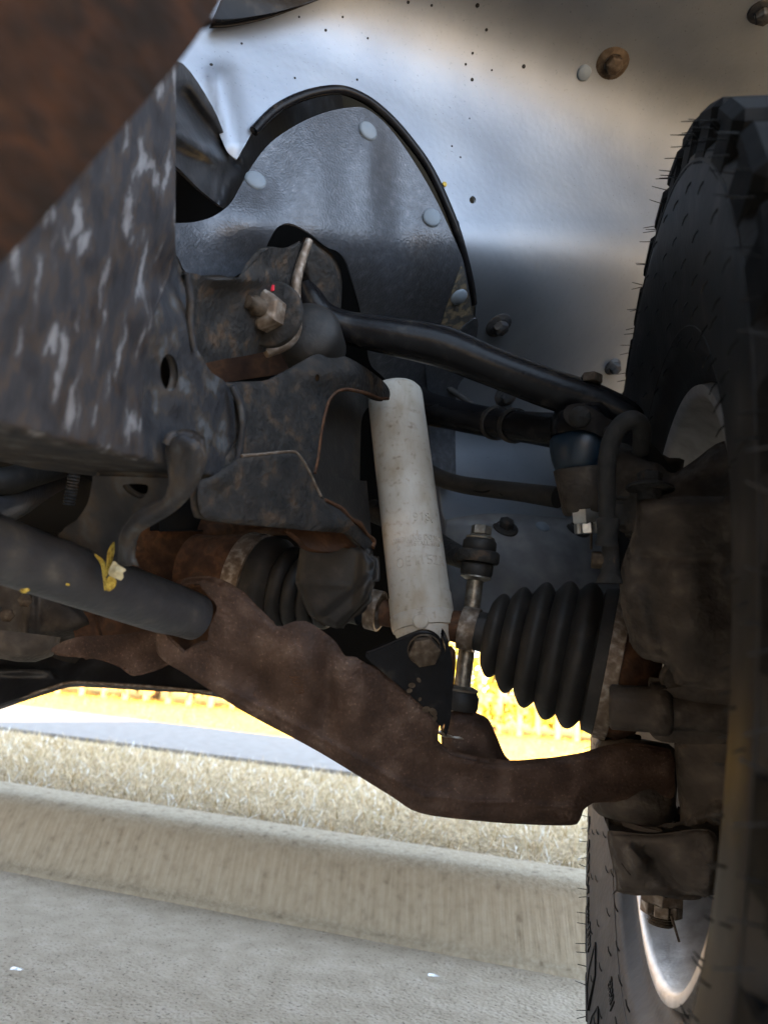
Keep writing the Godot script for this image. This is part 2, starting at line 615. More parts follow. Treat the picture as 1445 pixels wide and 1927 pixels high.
	m = mat("fence_board", [[0.0, .2, .1, .04], [.5, .3, .15, .06], [1.0, .36, .2, .09]], .02, 4, Vector3(2, .6, 2), .8)
	m = mat("trunk", [[0.0, .06, .045, .03], [1.0, .14, .1, .07]], .03, 4, one * 2.0, .9)
	m = mat("truck_paint", [[0, .05, .05, .055]], .1, 1, one, .35, .3)
	m = mat("glass_dark", [[0, .02, .022, .025]], .1, 1, one, .1, .0)
	m = StandardMaterial3D.new()
	m.vertex_color_use_as_albedo = true
	m.roughness = .85
	m.backlight_enabled = true
	m.backlight = Color(.3, .28, .2)
	M["blade"] = m


# ---------------------------------------------------------------- shared depths of the big pieces
func d_liner(x: float, y: float) -> float:
	var wall := d_plane(x, y, P(620, 160, 0.68), LN) + .2 * smoothstep(420.0, 850.0, y)
	var arch := d_arch(x, y, 0.61)
	var front := d_front(x, y, 1.34)
	var d := smin(smin(wall, arch, 0.14), front, 0.4)
	return d - relief(x, y, [[415, 150, 440, 270, 26, .006, "r"]])


func d_flap(x: float, y: float) -> float:
	var p: float = 1.0 / maxf(1.0 / 0.56 + (x - 350) * -0.00172 + (y - 480) * 0.0001, 0.9)
	return smin(p, d_liner(x, y) - 0.025, 0.04) - relief(x, y, [[590, 330, 60, 150, .012], [760, 420, 45, 170, -.01], [470, 410, 60, 60, .014], [690, 300, 30, 90, .006]])


func d_rail(x: float, y: float) -> float:
	return smax(d_side(x, y, -0.2), minf(d_plane(x, y, P(0, 806, 0.287), Vector3(.038, -.982, -.183)), 1.2), 0.025) - relief(x, y, [[345, 520, 70, 60, -.02], [300, 730, 60, 110, -.012], [290, 600, 330, 760, 18, .005, "r"], [270, 560, 268, 860, 16, .004, "r"]])


func bolt(called: String, parent: Node3D, x: float, y: float, dfn: Callable, r: float, h: float, wr: float, m: Material, label := "") -> void:
	var n := nrm(dfn, x, y)
	var p := P(x, y, dfn.call(x, y)) - n * .001
	var b := MB.new()
	lathe(b, p, n, [[0, wr], [.0016, wr], [.0026, wr * .9], [.0028, r * 1.25], [.0036, r * 1.15], [.0037, r]], 24)
	hexa(b, p + n * .003, n, r, h, .4)
	part(called, b, m, parent, label)


func clip(parent: Node3D, x: float, y: float, dfn: Callable, r: float, called := "clip") -> void:
	var n := nrm(dfn, x, y)
	var b := MB.new()
	lathe(b, P(x, y, dfn.call(x, y)), n, [[-.001, r], [.0012, r], [.0026, r * .8], [.0032, .0002]], 22)
	part(called, b, M.plastic_clip, parent)


func k_pt(along: float, away: float, h: float) -> Vector3:
	return KO + KX * along + KZ * away + Vector3.UP * h


func strip(b: MB, prof: Array, x0: float, x1: float) -> void:      # a profile [away, height] swept along the kerb
	var ns := []
	for i in prof.size() - 1:
		var d := Vector2(prof[i + 1][0] - prof[i][0], prof[i + 1][1] - prof[i][1]).normalized()
		ns.append(KZ * -d.y + Vector3.UP * d.x)
	for i in prof.size() - 1:
		var n0: Vector3 = ns[i]
		var n1: Vector3 = ns[i]
		if i > 0 and ns[i - 1].dot(n0) > .5:
			n0 = (n0 + ns[i - 1]).normalized()
		if i < ns.size() - 1 and ns[i + 1].dot(n1) > .5:
			n1 = (n1 + ns[i + 1]).normalized()
		b.quad(k_pt(x0, prof[i][0], prof[i][1]), k_pt(x1, prof[i][0], prof[i][1]), k_pt(x1, prof[i + 1][0], prof[i + 1][1]), k_pt(x0, prof[i + 1][0], prof[i + 1][1]), n0, n0, n1, n1)


func round_prof(raw: Array) -> Array:
	var r := []
	for i in raw.size() - 1:
		var q := [raw[maxi(i - 1, 0)], raw[i], raw[i + 1], raw[mini(i + 2, raw.size() - 1)]]
		for k in 5:
			r.append([cubic_interpolate(q[1][0], q[2][0], q[0][0], q[3][0], k / 5.0), cubic_interpolate(q[1][1], q[2][1], q[0][1], q[3][1], k / 5.0)])
	r.append(raw[-1])
	return r


func setting() -> void:
	var b := MB.new()
	strip(b, [[-40, -.012], [-.04, .0], [.004, .002]], -40, 40)
	struct("pavement", b, M.pavement_concrete)
	b = MB.new()
	strip(b, round_prof([[-.012, -.02], [.0, .003], [.018, .016], [.045, .052], [.07, .086], [.088, .102], [.115, .11], [.19, .112]]) + [[.192, .09]], -40, 40)
	struct("kerb", b, M.kerb_concrete)
	b = MB.new()
	strip(b, [[.188, .098], [.5, .1], [1.2, .1]], -40, 40)
	struct("verge_ground", b, M.soil)
	b = MB.new()
	strip(b, [[1.18, .09], [1.185, .112], [2.3, .114], [2.305, .09]], -40, 40)
	struct("sidewalk", b, M.sidewalk_concrete)
	b = MB.new()
	strip(b, [[2.298, .1], [6, .1], [120, .1]], -120, 120)
	struct("ground", b, M.lawn)
	for q in [[33, 1824, "pale blue paper scrap on the pavement at bottom left"], [816, 1836, "pale paper scrap on the pavement below the lower arm"]]:
		var rr := ray(q[0], q[1])
		var gp: Vector3 = co + rr * ((.004 - co.y) / rr.y)
		b = MB.new()
		for k in 5:
			var a0 := gp + Vector3(cos(TAU * k / 5.0) * .009, .001 * (k % 2), sin(TAU * k / 5.0) * .006)
			var a1 := gp + Vector3(cos(TAU * (k + 1) / 5.0) * .009, .001 * ((k + 1) % 2), sin(TAU * (k + 1) / 5.0) * .006)
			b.flat(gp + Vector3.UP * .002, a0, a1, Vector3.UP)
		solo("paper_scrap", b, M.zinc, q[2], "litter")
	grass("dry_grass", "dead tan grass of the verge between kerb and sidewalk", 34000, -2.6, 1.9, .2, 1.17, .011, .022)
	grass("lawn_grass", "sunlit yellow grass beyond the sidewalk", 16000, -4.5, 4.5, 2.31, 6.5, .016, .035)
	# picket fence in front of a board wall
	var a := Vector3(-4.2, .1, -6.0)
	var e := Vector3(3.2, .1, -7.0)
	var fd := (e - a).normalized()
	var fn := Vector3(fd.z, 0, -fd.x)
	var t := thing("picket_fence", "pale picket fence standing far off across the sunlit lawn", "fence", a.lerp(e, .5))
	var shared: ArrayMesh
	var count := 0
	var l := .0
	while l < a.distance_to(e):
		if shared == null:
			b = MB.new()
			box(b, Transform3D(Basis(fd, Vector3.UP, fn), Vector3(0, .45, 0)), Vector3(.045, .9, .03), .004)
			shared = b.mesh(Vector3.ZERO)
		var pk := MeshInstance3D.new()
		pk.name = "picket"
		pk.mesh = shared
		pk.material_override = M.picket_paint
		t.add_child(pk, true)
		pk.position = a + fd * l - t.position
		pk.rotation.z = rng.randf_range(-.015, .015)
		l += rng.randf_range(.16, .19)
		count += 1
	for h in [.3, .75]:
		b = MB.new()
		box(b, Transform3D(Basis(fd, Vector3.UP, fn), a.lerp(e, .5) + Vector3.UP * h + fn * .04), Vector3(a.distance_to(e), .07, .035), .004)
		part("rail", b, M.picket_paint, t)
	for k in 7:
		shrub(a.lerp(e, (k + .3) / 7.0) + fn * (.7 + .2 * (k % 2)), .9 + .25 * (k % 3), k)


func grass(called: String, _what: String, n: int, x0: float, x1: float, z0: float, z1: float, w: float, hgt: float) -> void:
	var b := MB.new()
	var pts := [[0.0, 0.0, .5], [.35, .3, .42], [.75, .75, .25], [1.0, 1.3, .02]]      # height, bend, half width
	for i in 3:
		var p: Array = pts[i]
		var q: Array = pts[i + 1]
		b.quad(Vector3(-p[2] * .1, p[0], p[1] * .6), Vector3(p[2] * .1, p[0], p[1] * .6), Vector3(q[2] * .1, q[0], q[1] * .6), Vector3(-q[2] * .1, q[0], q[1] * .6), Vector3(0, .5, -1).normalized(), Vector3(0, .5, -1).normalized(), Vector3(0, .8, -.6), Vector3(0, .8, -.6))
	var mm := MultiMesh.new()
	mm.transform_format = MultiMesh.TRANSFORM_3D
	mm.use_colors = true
	mm.mesh = b.mesh(Vector3.ZERO)
	mm.instance_count = n
	var patch := FastNoiseLite.new()
	patch.seed = 5
	patch.frequency = 3.0
	for i in n:
		var al := rng.randf_range(x0, x1)
		var aw := rng.randf_range(z0, z1)
		var s := hgt * rng.randf_range(.5, 1.5) * (1.0 + .4 * patch.get_noise_2d(al * 2, aw * 2))
		var basis := Basis(Vector3.UP, rng.randf() * TAU) * Basis(Vector3.RIGHT, rng.randf_range(-.1, 1.25))
		mm.set_instance_transform(i, Transform3D(basis.scaled_local(Vector3(w * rng.randf_range(.8, 2.2), s, s)), k_pt(al, aw, .101)))
		var u := rng.randf()
		var g := patch.get_noise_2d(al, aw) * .5 + .5
		var c := Color(.4, .26, .115).lerp(Color(.6, .48, .3), u)
		if u < .12 + .2 * g:
			c = Color(.26, .19, .07)
		elif u > .88:
			c = Color(.68, .66, .6)
		if z0 > 2.0:
			c = c.lerp(Color(.42, .28, .04), .75)
		mm.set_instance_color(i, c)
	var o := MultiMeshInstance3D.new()
	o.name = called
	o.multimesh = mm
	o.material_override = M.blade
	add_child(o, true)
	o.set_meta("kind", "stuff")
	o.set_meta("label", _what)
	o.set_meta("category", "grass")


func shrub(at: Vector3, r: float, k: int) -> void:
	var names := ["orange brown dry shrub behind the left end of the picket fence", "rust coloured shrub behind the fence left of the lower arm", "round orange shrub second behind the pickets", "golden shrub at the middle of the picket fence", "yellow green shrub seen right of the stabilizer link", "yellow shrub seen below the ribbed axle boot", "yellow green shrub at the right end of the fence"]
	var t := thing("shrub", names[k], "shrub", at, "shrubs behind the picket fence")
	var b := MB.new()
	for i in 4:
		var d := Vector3(rng.randf_range(-.4, .4), 1, rng.randf_range(-.4, .4)) * r * .8
		tube(b, [[at, .03], [at + d * .5, .022], [at + d, .01]], 6)
	part("trunk", b, M.trunk, t)
	b = MB.new()
	var bs := Color(.3, .16, .03) if k < 3 else Color(.38, .33, .03)
	for i in 2600:
		var q := Vector3(rng.randfn(), rng.randfn(), rng.randfn()).normalized() * r * pow(rng.randf(), .4) * rng.randf_range(.7, 1.05)
		q.y = absf(q.y * 1.1) + .1
		var s := rng.randf_range(.03, .07)
		var u := Vector3(rng.randfn(), rng.randfn(), rng.randfn()).normalized()
		var w := u.cross(Vector3(rng.randfn(), rng.randfn(), rng.randfn())).normalized()
		var p := at + q
		var nn := u.cross(w)
		b.quad(p, p + (u + w) * s * .5, p + u * s * 1.5, p + (u - w) * s * .5, nn, nn, nn, nn)
		var c := bs * rng.randf_range(.6, 1.5)
		c.a = 1
		for z in 6:
			b.c.append(c)
	part("crown", b, M.blade, t)


# ---------------------------------------------------------------- the truck out of frame, which shades the place
func truck_body() -> void:
	var fr := Basis(TR, Vector3.UP, -TF)
	var at := TR * -.6 + TF * -1.2
	var t := thing("truck_body", "dark pickup truck body above the wheel well, mostly out of frame", "truck", at)
	var bx := func(called: String, l0: float, l1: float, f0: float, f1: float, y0: float, y1: float, m: Material) -> void:
		var b := MB.new()
		box(b, Transform3D(fr, TR * (l0 + l1) / 2 + TF * (f0 + f1) / 2 + Vector3.UP * (y0 + y1) / 2), Vector3(l1 - l0, y1 - y0, absf(f1 - f0)), .03)
		part(called, b, m, t)
	bx.call("hood", -2.2, .42, 1.7, .6, 1.12, 1.28, M.truck_paint)
	bx.call("cowl", -2.2, -.2, .62, .0, 1.14, 1.3, M.truck_paint)
	bx.call("grille", -2.2, .42, 1.78, 1.72, .62, 1.15, M.truck_paint)
	bx.call("cab", -2.2, .05, -.55, -1.9, 1.1, 1.28, M.truck_paint)
	bx.call("dash", -2.2, -.2, .0, -.54, 1.1, 1.28, M.truck_paint)
	bx.call("left_sill", -2.2, -2.1, 1.6, -3.9, .35, 1.1, M.truck_paint)
	bx.call("bed_floor", -2.2, .05, -1.94, -3.9, .5, .74, M.panel_dark)
	bx.call("rear_well_wall", .09, .42, -.01, -.05, .44, .84, M.truck_paint)
	bx.call("wheel_house", -.2, .42, .62, .0, 1.34, 1.42, M.truck_paint)
	bx.call("cab_roof", -2.1, .0, -.35, -1.9, 1.78, 1.88, M.truck_paint)
	bx.call("rear_window", -2.0, -.05, -1.85, -1.88, 1.25, 1.78, M.glass_dark)
	bx.call("bed", -2.2, .05, -1.94, -3.9, .75, 1.25, M.truck_paint)
	bx.call("transmission", -.95, -.3, -.25, -1.8, .3, .6, M.panel_dark)
	bx.call("cab_floor", -2.2, .0, -.12, -1.9, .6, .72, M.panel_dark)
	var fb := MB.new()                                    # outer fender skin with its wheel arch
	var ring := []
	for k in 41:
		var th := lerpf(-.15, 1.85, k / 40.0)
		var ar := lerpf(.45, .52, smoothstep(1.4, 2.2, th))
		var q := Vector2(TF.dot(WC) + cos(th) * ar, WC.y + sin(th) * ar)
		var w := Vector2(clampf(TF.dot(WC) + cos(th) * 1.2, -.4, 1.75), clampf(WC.y + sin(th) * 1.2, .4, 1.25))
		ring.append([q, w])
	for k in 40:
		for off in [.42, .43]:
			var c := []
			for e in [ring[k][0], ring[k][1], ring[k + 1][1], ring[k + 1][0]]:
				c.append(TR * off + TF * e.x + Vector3.UP * e.y)
			var nn := TR * (1.0 if off > .425 else -1.0)
			fb.quad(c[0], c[1], c[2], c[3], nn, nn, nn, nn)
	part("fender", fb, M.truck_paint, t)
	bx.call("engine", -1.1, -.42, 1.2, .1, .55, 1.0, M.void_black)


# ---------------------------------------------------------------- inner fender
func liner() -> void:
	var t := thing("fender_liner", "grey inner fender liner of the wheel well with bolts and drain holes", "fender liner", P(1000, 900, 1.1))
	var b := MB.new()
	var o := O([330, 128, 362, 178, 395, 222, 412, 250, 428, 285, 446, 300, 446, 300, 462, 272, 480, 243, 520, 205, 575, 178, 635, 168, 680, 182, 722, 212, 765, 258, 812, 325, 856, 425, 882, 520, 893, 600, 850, 700, 826, 830, 832, 960, 850, 1010, 850, 1200, 1300, 1240, 1500, 1200, 1500, 1200, 1490, -50, 1490, -50, 1300, -90, 800, -180, 560, -200, 415, -60, 330, 60])
	sheet(b, o, d_liner, .003, 15, [ell(889, 376, 6, 7), ell(857, 421, 7, 8)])
	part("liner_shell", b, M.liner, t)
	var below := func(x: float, y: float) -> float: return d_liner(x, y) - .012 - maxf(y - 985.0, 0.0) * .0006 - relief(x, y, [[870, 1000, 1120, 1010, 14, .004, "r"]])
	b = MB.new()
	sheet(b, O([838, 978, 838, 978, 920, 966, 1030, 972, 1120, 982, 1200, 1000, 1200, 1000, 1200, 1190, 1200, 1190, 900, 1190, 850, 1120], 4), below, .003, 16)
	part("lower_panel", b, M.liner_satin, t)
	for q in [[1152, 118, .009, .017, "bolt_rusted"], [938, 612, .0085, .015, ""], [952, 743, .0085, .015, ""], [1436, 22, .008, .014, ""], [1152, 690, .007, .011, ""]]:
		bolt("flange_bolt", t, q[0], q[1], d_liner, q[2], .008, q[3], M.rust_bolt if q[4] else M.frame_dark)
	for q in [[950, 992], [1088, 994]]:
		bolt("flange_bolt", t, q[0], q[1], below, .009, .008, .016, M.bracket)
	clip(t, 1020, 991, below, .009, "rivet")
	clip(t, 1098, 137, d_liner, .0075, "push_clip")
	clip(t, 848, 802, d_liner, .008, "push_clip")
	# the black inner panel with folds left of the liner's edge
	var fold := func(x: float, y: float) -> float: return d_side(x, y, -.262) + .012 - relief(x, y, [[330, 250, 420, 300, 20, .02, "r"], [345, 180, 440, 310, 16, -.022, "r"], [400, 350, 40, 40, .01], [452, 300, 420, 390, 12, .012, "r"]])
	b = MB.new()
	sheet(b, O([300, 120, 300, 120, 345, 120, 400, 200, 430, 270, 450, 290, 490, 225, 560, 170, 640, 150, 640, 150, 650, 230, 650, 230, 560, 240, 500, 290, 460, 350, 425, 390, 412, 385, 380, 360, 350, 330, 330, 312, 300, 300]), fold, .003, 9)
	part("inner_panel", b, M.panel_dark, t)
	# the raised lip round the cut-out
	b = MB.new()
	var lp := []
	for q in [[478, 246], [520, 205], [575, 178], [635, 168], [680, 182], [722, 212], [765, 258], [812, 325], [856, 425], [882, 520], [890, 570]]:
		lp.append([q[0], q[1] + 1, d_liner(q[0], q[1]) - .004, .0042])
	tube(b, smooth3(lp, 6), 10)
	part("lip", b, M.black_paint, t)
	b = MB.new()
	sheet(b, O([424, -14, 424, -14, 800, -60, 800, -60, 800, -60, 560, 12, 480, 30, 430, 36, 400, 36, 400, 36], 3), func(x: float, y: float) -> float: return d_liner(x, y) - .02, .012, 14)
	solo("body_flange", b, M.black_paint, "black rolled body flange along the top edge of the liner", "flange")
	# a dirt speck
	b = MB.new()
	lathe(b, P(836, 347, d_liner(836, 347) - .001), nrm(d_liner, 836, 347), [[0, .0025], [.001, .0024], [.0014, .0002]], 8)
	part("yellow_speck", b, M.leaf_yellow, t)
	for q in [[398, 122, 3], [455, 82, 2], [497, 33, 2], [563, 32, 2], [613, 57, 2.5], [645, 32, 2], [672, 150, 2.2], [692, 72, 2], [768, 4, 3], [812, 10, 2.5], [898, 10, 4], [915, 56, 3], [889, 100, 2.5], [876, 121, 2.5], [888, 150, 3.4], [925, 132, 2], [985, 125, 4], [555, 147, 2], [590, 240, 2], [850, 275, 2], [866, 296, 2], [883, 223, 1.6]]:
		b = MB.new()
		var n := nrm(d_liner, q[0], q[1])
		lathe(b, P(q[0], q[1], d_liner(q[0], q[1])), n, [[-.0005, q[2] * .0005], [.0004, q[2] * .0005], [.0006, q[2] * .0003], [.0006, .00005]], 8)
		part("tar_spot", b, M.tyre_letter, t)


func flap() -> void:
	var t := thing("splash_flap", "blue black rubber splash flap clipped over the liner cut-out", "splash shield", P(600, 700, .75))
	var b := MB.new()
	var o := O([300, 424, 332, 420, 365, 418, 400, 408, 432, 385, 452, 352, 476, 310, 510, 268, 558, 235, 610, 212, 662, 202, 692, 206, 732, 240, 776, 300, 817, 370, 850, 440, 871, 490, 884, 555, 893, 618, 884, 655, 860, 700, 826, 690, 818, 690, 822, 735, 808, 753, 800, 753, 760, 735, 735, 722, 715, 704, 697, 685, 690, 640, 680, 590, 665, 535, 651, 492, 636, 474, 615, 465, 590, 445, 565, 428, 542, 420, 522, 428, 508, 450, 498, 470, 472, 500, 432, 525, 390, 528, 350, 512, 332, 480, 300, 470])
	sheet(b, o, d_flap, .004, 12)
	part("rubber_sheet", b, M.flap, t)
	for q in [[692, 247, .0088], [481, 340, .0088], [812, 410, .0088], [863, 558, .0088]]:
		clip(t, q[0], q[1], d_flap, q[2])
	b = MB.new()
	sheet(b, O([868, 500, 878, 540, 888, 590, 892, 620, 882, 655, 862, 695, 835, 690, 822, 660, 830, 610, 846, 560], 3), func(x: float, y: float) -> float: return d_flap(x, y) - .0009, .0004, 9)
	part("dried_mud", b, M.mud, t)
	b = MB.new()
	sheet(b, O([800, 690, 800, 690, 890, 600, 896, 640, 880, 700, 858, 745, 858, 900, 858, 900, 812, 900, 812, 900, 806, 760], 4), func(x: float, y: float) -> float: return d_flap(x, y) - .004, .003, 14)
	part("lower_strip", b, M.flap, t)
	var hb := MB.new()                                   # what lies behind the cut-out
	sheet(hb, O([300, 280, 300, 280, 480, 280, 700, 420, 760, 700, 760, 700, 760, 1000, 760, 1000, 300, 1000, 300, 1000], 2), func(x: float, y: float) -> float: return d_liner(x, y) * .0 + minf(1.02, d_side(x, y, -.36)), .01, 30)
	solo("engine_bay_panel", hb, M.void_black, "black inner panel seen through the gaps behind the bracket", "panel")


# ---------------------------------------------------------------- frame
func frame() -> void:
	var b := MB.new()
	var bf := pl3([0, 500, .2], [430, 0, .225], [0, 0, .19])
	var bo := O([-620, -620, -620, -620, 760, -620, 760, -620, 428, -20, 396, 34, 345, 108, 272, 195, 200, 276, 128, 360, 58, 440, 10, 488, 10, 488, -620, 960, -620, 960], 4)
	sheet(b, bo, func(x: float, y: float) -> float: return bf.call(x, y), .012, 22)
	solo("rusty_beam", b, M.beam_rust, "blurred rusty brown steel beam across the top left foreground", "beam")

	var t := thing("frame_rail", "scraped blue grey truck frame rail with an oval hole at left", "frame", P(200, 880, .36))
	b = MB.new()
	var o := O([-420, -300, -420, -300, 330, -300, 330, -300, 331, 150, 331, 300, 330, 450, 334, 486, 344, 515, 350, 560, 352, 600, 362, 640, 378, 668, 398, 700, 425, 720, 440, 760, 442, 800, 440, 840, 446, 880, 430, 915, 400, 925, 330, 928, 300, 920, 270, 906, 130, 890, 0, 868, -420, 760, -420, 760])
	var seam := PackedVector2Array([Vector2(-420, 690), Vector2(-420, -300), Vector2(340, -300), Vector2(340, 440), Vector2(318, 520), Vector2(292, 590), Vector2(274, 680), Vector2(266, 780), Vector2(270, 860), Vector2(255, 868), Vector2(180, 850), Vector2(90, 832), Vector2(0, 808)])
	for piece in Geometry2D.intersect_polygons(o, seam):
		sheet(b, piece, d_rail, .005, 11)
	part("rail_side", b, M.frame_paint, t)
	b = MB.new()
	for piece in Geometry2D.clip_polygons(o, seam):
		sheet(b, piece, d_rail, .005, 11, [ell(319, 701, 17, 35, -.06)])
	part("rail_end", b, M.frame_dark, t)
	b = MB.new()                                          # inside of the hole
	var hn := nrm(d_rail, 319, 701)
	sheet(b, ell(319, 701, 26, 44), func(x: float, y: float) -> float: return d_rail(x, y) + .03, .002, 12)
	part("hole_backing", b, M.void_black, t)
	b = MB.new()                                          # the rail goes on towards the rear of the truck
	box(b, Transform3D(Basis(TR, Vector3.UP, -TF), TR * -.262 + TF * -.92 + Vector3.UP * .56), Vector3(.11, .22, 2.2), .008)
	part("rail_rear", b, M.frame_dark, t)
	b = MB.new()                                          # weld beads
	tube(b, smooth3([[436, 726, .485, .0022], [452, 760, .49, .0026], [456, 800, .495, .0022], [450, 850, .5, .0026], [440, 885, .5, .0028]], 6), 8)
	tube(b, smooth3([[312, 836, .405, .002], [322, 822, .407, .0028], [345, 820, .42, .0028], [368, 832, .43, .0028], [382, 850, .44, .002]], 6), 8)
	tube(b, smooth3([[352, 515, .425, .0018], [358, 560, .43, .0022], [358, 610, .435, .0022], [366, 660, .44, .0018]], 6), 8)
	part("weld_bead", b, M.frame_dark, t)

	# bracket that carries the upper arm
	b = MB.new()
	var up := pl3([350, 600, .45], [560, 560, .6], [450, 690, .53])
	var uo := O([346, 512, 346, 512, 372, 516, 398, 526, 430, 526, 452, 520, 480, 492, 500, 470, 520, 466, 548, 468, 575, 455, 575, 455, 566, 492, 556, 545, 555, 612, 552, 636, 520, 655, 470, 668, 420, 676, 378, 684, 366, 672, 360, 640, 352, 590])
	var ud := func(x: float, y: float) -> float: return up.call(x, y) - relief(x, y, [[400, 580, 60, 60, -.012], [520, 600, 70, 60, .008], [362, 600, 12, 80, .008], [450, 525, 60, 16, .012]])
	sheet(b, uo, ud, .005, 9)
	part("upper_arm_bracket", b, M.bracket, t)
	b = MB.new()
	var fl := []
	for q in [[582, 452, .585, .0030], [570, 485, .582, .0036], [558, 530, .578, .0040], [556, 580, .576, .0044], [556, 618, .576, .005], [540, 645, .574, .005], [500, 664, .566, .004]]:
		fl.append(q)
	tube(b, smooth3(fl, 6), 10)
	part("bracket_flange", b, M.band, t)
	b = MB.new()
	var ep := pl3([580, 460, .62], [640, 580, .67], [590, 590, .65])
	var eo := O([580, 452, 600, 458, 625, 478, 641, 510, 642, 550, 638, 592, 630, 600, 596, 585, 580, 560, 572, 530, 566, 500])
	sheet(b, eo, func(x: float, y: float) -> float: return ep.call(x, y) + edge_drop(x, y, eo, 16, .012), .005, 7)
	part("bracket_ear", b, M.bracket, t)
	b = MB.new()
	sheet(b, O([600, 600, 634, 646, 634, 660, 600, 690, 420, 720, 360, 730, 360, 640, 480, 650], 3), func(x: float, y: float) -> float: return .7 + (x - 500) * .0003, .004, 14)
	part("rear_web", b, M.rust, t)

	# shock tower
	var tp := pl3([430, 790, .5], [720, 720, .7], [590, 880, .585])
	var to := O([366, 690, 380, 690, 398, 706, 424, 719, 452, 718, 505, 715, 545, 696, 588, 669, 625, 664, 660, 675, 700, 700, 727, 724, 734, 742, 728, 753, 712, 751, 690, 741, 655, 734, 636, 736, 620, 752, 611, 780, 605, 812, 598, 862, 592, 890, 592, 890, 560, 905, 430, 905, 425, 860, 450, 820, 445, 760, 410, 730])
	var td := func(x: float, y: float) -> float: return tp.call(x, y) - relief(x, y, [[655, 700, 60, 26, .014], [430, 790, 22, 80, .012], [600, 700, 30, 30, .006]]) + edge_drop(x, y, to, 7, .003)
	b = MB.new()
	sheet(b, to, td, .006, 8, [ell(597, 711, 4, 7)])
	part("shock_tower", b, M.bracket, t)
	b = MB.new()
	var lo := O([436, 872, 455, 858, 455, 858, 500, 854, 545, 850, 560, 853, 560, 853, 578, 880, 604, 936, 604, 936, 612, 941, 640, 956, 660, 974, 688, 1003, 703, 1018, 700, 1030, 690, 1036, 672, 1020, 655, 1006, 640, 1003, 600, 1000, 560, 996, 500, 990, 440, 985, 390, 976, 376, 962, 372, 932, 376, 905, 400, 896])
	var lp := pl3([380, 940, .47], [690, 1020, .635], [560, 860, .555])
	var ld := func(x: float, y: float) -> float: return lp.call(x, y) - .008 - relief(x, y, [[640, 985, 40, 22, .008], [415, 900, 20, 20, .006]]) + edge_drop(x, y, lo, 7, .003)
	sheet(b, lo, ld, .006, 8)
	part("lower_bracket", b, M.bracket, t)
	b = MB.new()
	sheet(b, O([540, 995, 540, 995, 600, 1000, 654, 1002, 670, 1010, 695, 1036, 693, 1040, 680, 1034, 651, 1028, 633, 1037, 604, 1037, 580, 1030, 566, 1016], 4), func(x: float, y: float) -> float: return lp.call(x, y) + .012 - (y - 1000) * .0002, .005, 8)
	part("bumper_plate", b, M.rust, t)
	b = MB.new()
	var ip := pl3([610, 800, .66], [690, 800, .75], [640, 900, .68])
	sheet(b, O([628, 730, 628, 730, 720, 745, 720, 752, 700, 762, 688, 772, 680, 795, 678, 850, 677, 918, 677, 918, 617, 915, 617, 915, 596, 880, 604, 800], 4), func(x: float, y: float) -> float: return ip.call(x, y) - relief(x, y, [[670, 830, 20, 120, .012]]), .005, 10)
	part("tower_inner", b, M.rubber, t)
	b = MB.new()
	sheet(b, O([580, 885, 600, 880, 640, 900, 690, 905, 690, 905, 698, 1000, 690, 1010, 660, 970, 610, 940], 3), func(x: float, y: float) -> float: return ip.call(x, y) - .01, .005, 12)
	part("tower_gusset", b, M.rubber, t)
	b = MB.new()                                          # worn sheet edges
	var we := []
	for q in [[730, 750], [712, 749], [690, 740], [655, 733], [636, 736], [620, 752], [611, 780], [605, 812], [598, 862], [592, 890]]:
		we.append([q[0], q[1], td.call(q[0], q[1]) - .0005, .0016])
	tube(b, smooth3(we, 5), 8)
	part("worn_edge", b, M.rust, t)
	b = MB.new()
	we = []
	for q in [[455, 858], [500, 854], [545, 850], [560, 854], [578, 880], [604, 934]]:
		we.append([q[0], q[1], ld.call(q[0], q[1]) - .001, .0011])
	tube(b, smooth3(we, 5), 8)
	part("worn_edge", b, M.band, t)
	b = MB.new()
	we = []
	for q in [[612, 941], [640, 956], [660, 975], [676, 985], [690, 1004], [703, 1018], [700, 1030]]:
		we.append([q[0], q[1], ld.call(q[0], q[1]) - .001, .0015 + .0008 * (int(q[0]) % 3)])
	tube(b, smooth3(we, 5), 8)
	part("rusted_edge", b, M.rust, t)

	# hook bracket under the rail
	b = MB.new()
	var hp := pl3([345, 830, .4], [235, 1050, .45], [300, 950, .425])
	var ho := O([313, 838, 325, 824, 346, 817, 372, 828, 382, 842, 384, 872, 376, 905, 360, 932, 330, 962, 292, 986, 266, 1002, 251, 1030, 247, 1066, 247, 1066, 222, 1064, 222, 1064, 224, 1012, 238, 985, 260, 965, 300, 943, 313, 925, 317, 890, 312, 860])
	sheet(b, ho, func(x: float, y: float) -> float: return hp.call(x, y) + edge_drop(x, y, ho, 16, .005) - relief(x, y, [[362, 850, 345, 940, 14, .003, "r"]]), .006, 6)
	part("hook_bracket", b, M.frame_dark, t)
	b = MB.new()
	var wo := O([175, 895, 175, 895, 330, 900, 330, 900, 320, 930, 262, 966, 238, 988, 226, 1020, 224, 1070, 180, 1080, 110, 1015, 140, 985, 164, 950, 173, 915], 4)
	sheet(b, wo, func(x: float, y: float) -> float: return hp.call(x, y) + .03, .006, 12, [O([233, 912, 275, 912, 278, 925, 268, 937, 255, 936, 240, 926], 3)])
	part("hook_web", b, M.frame_dark, t)

	# alignment bolt
	t = thing("cam_bolt", "threaded pivot bolt with red paint marks, hex nut and round cam washer", "bolt", P(500, 640, .55))
	var dw: float = ud.call(512, 592) - .006
	var c0 := P(513, 592, dw)
	var ax := (P(470, 569, dw - .028) - c0).normalized()
	b = MB.new()
	lathe(b, c0, ax, [[-.003, .0238], [.001, .0238], [.0022, .0225], [.0023, .0004]], 36)
	part("cam_washer", b, M.bracket, t)
	b = MB.new()
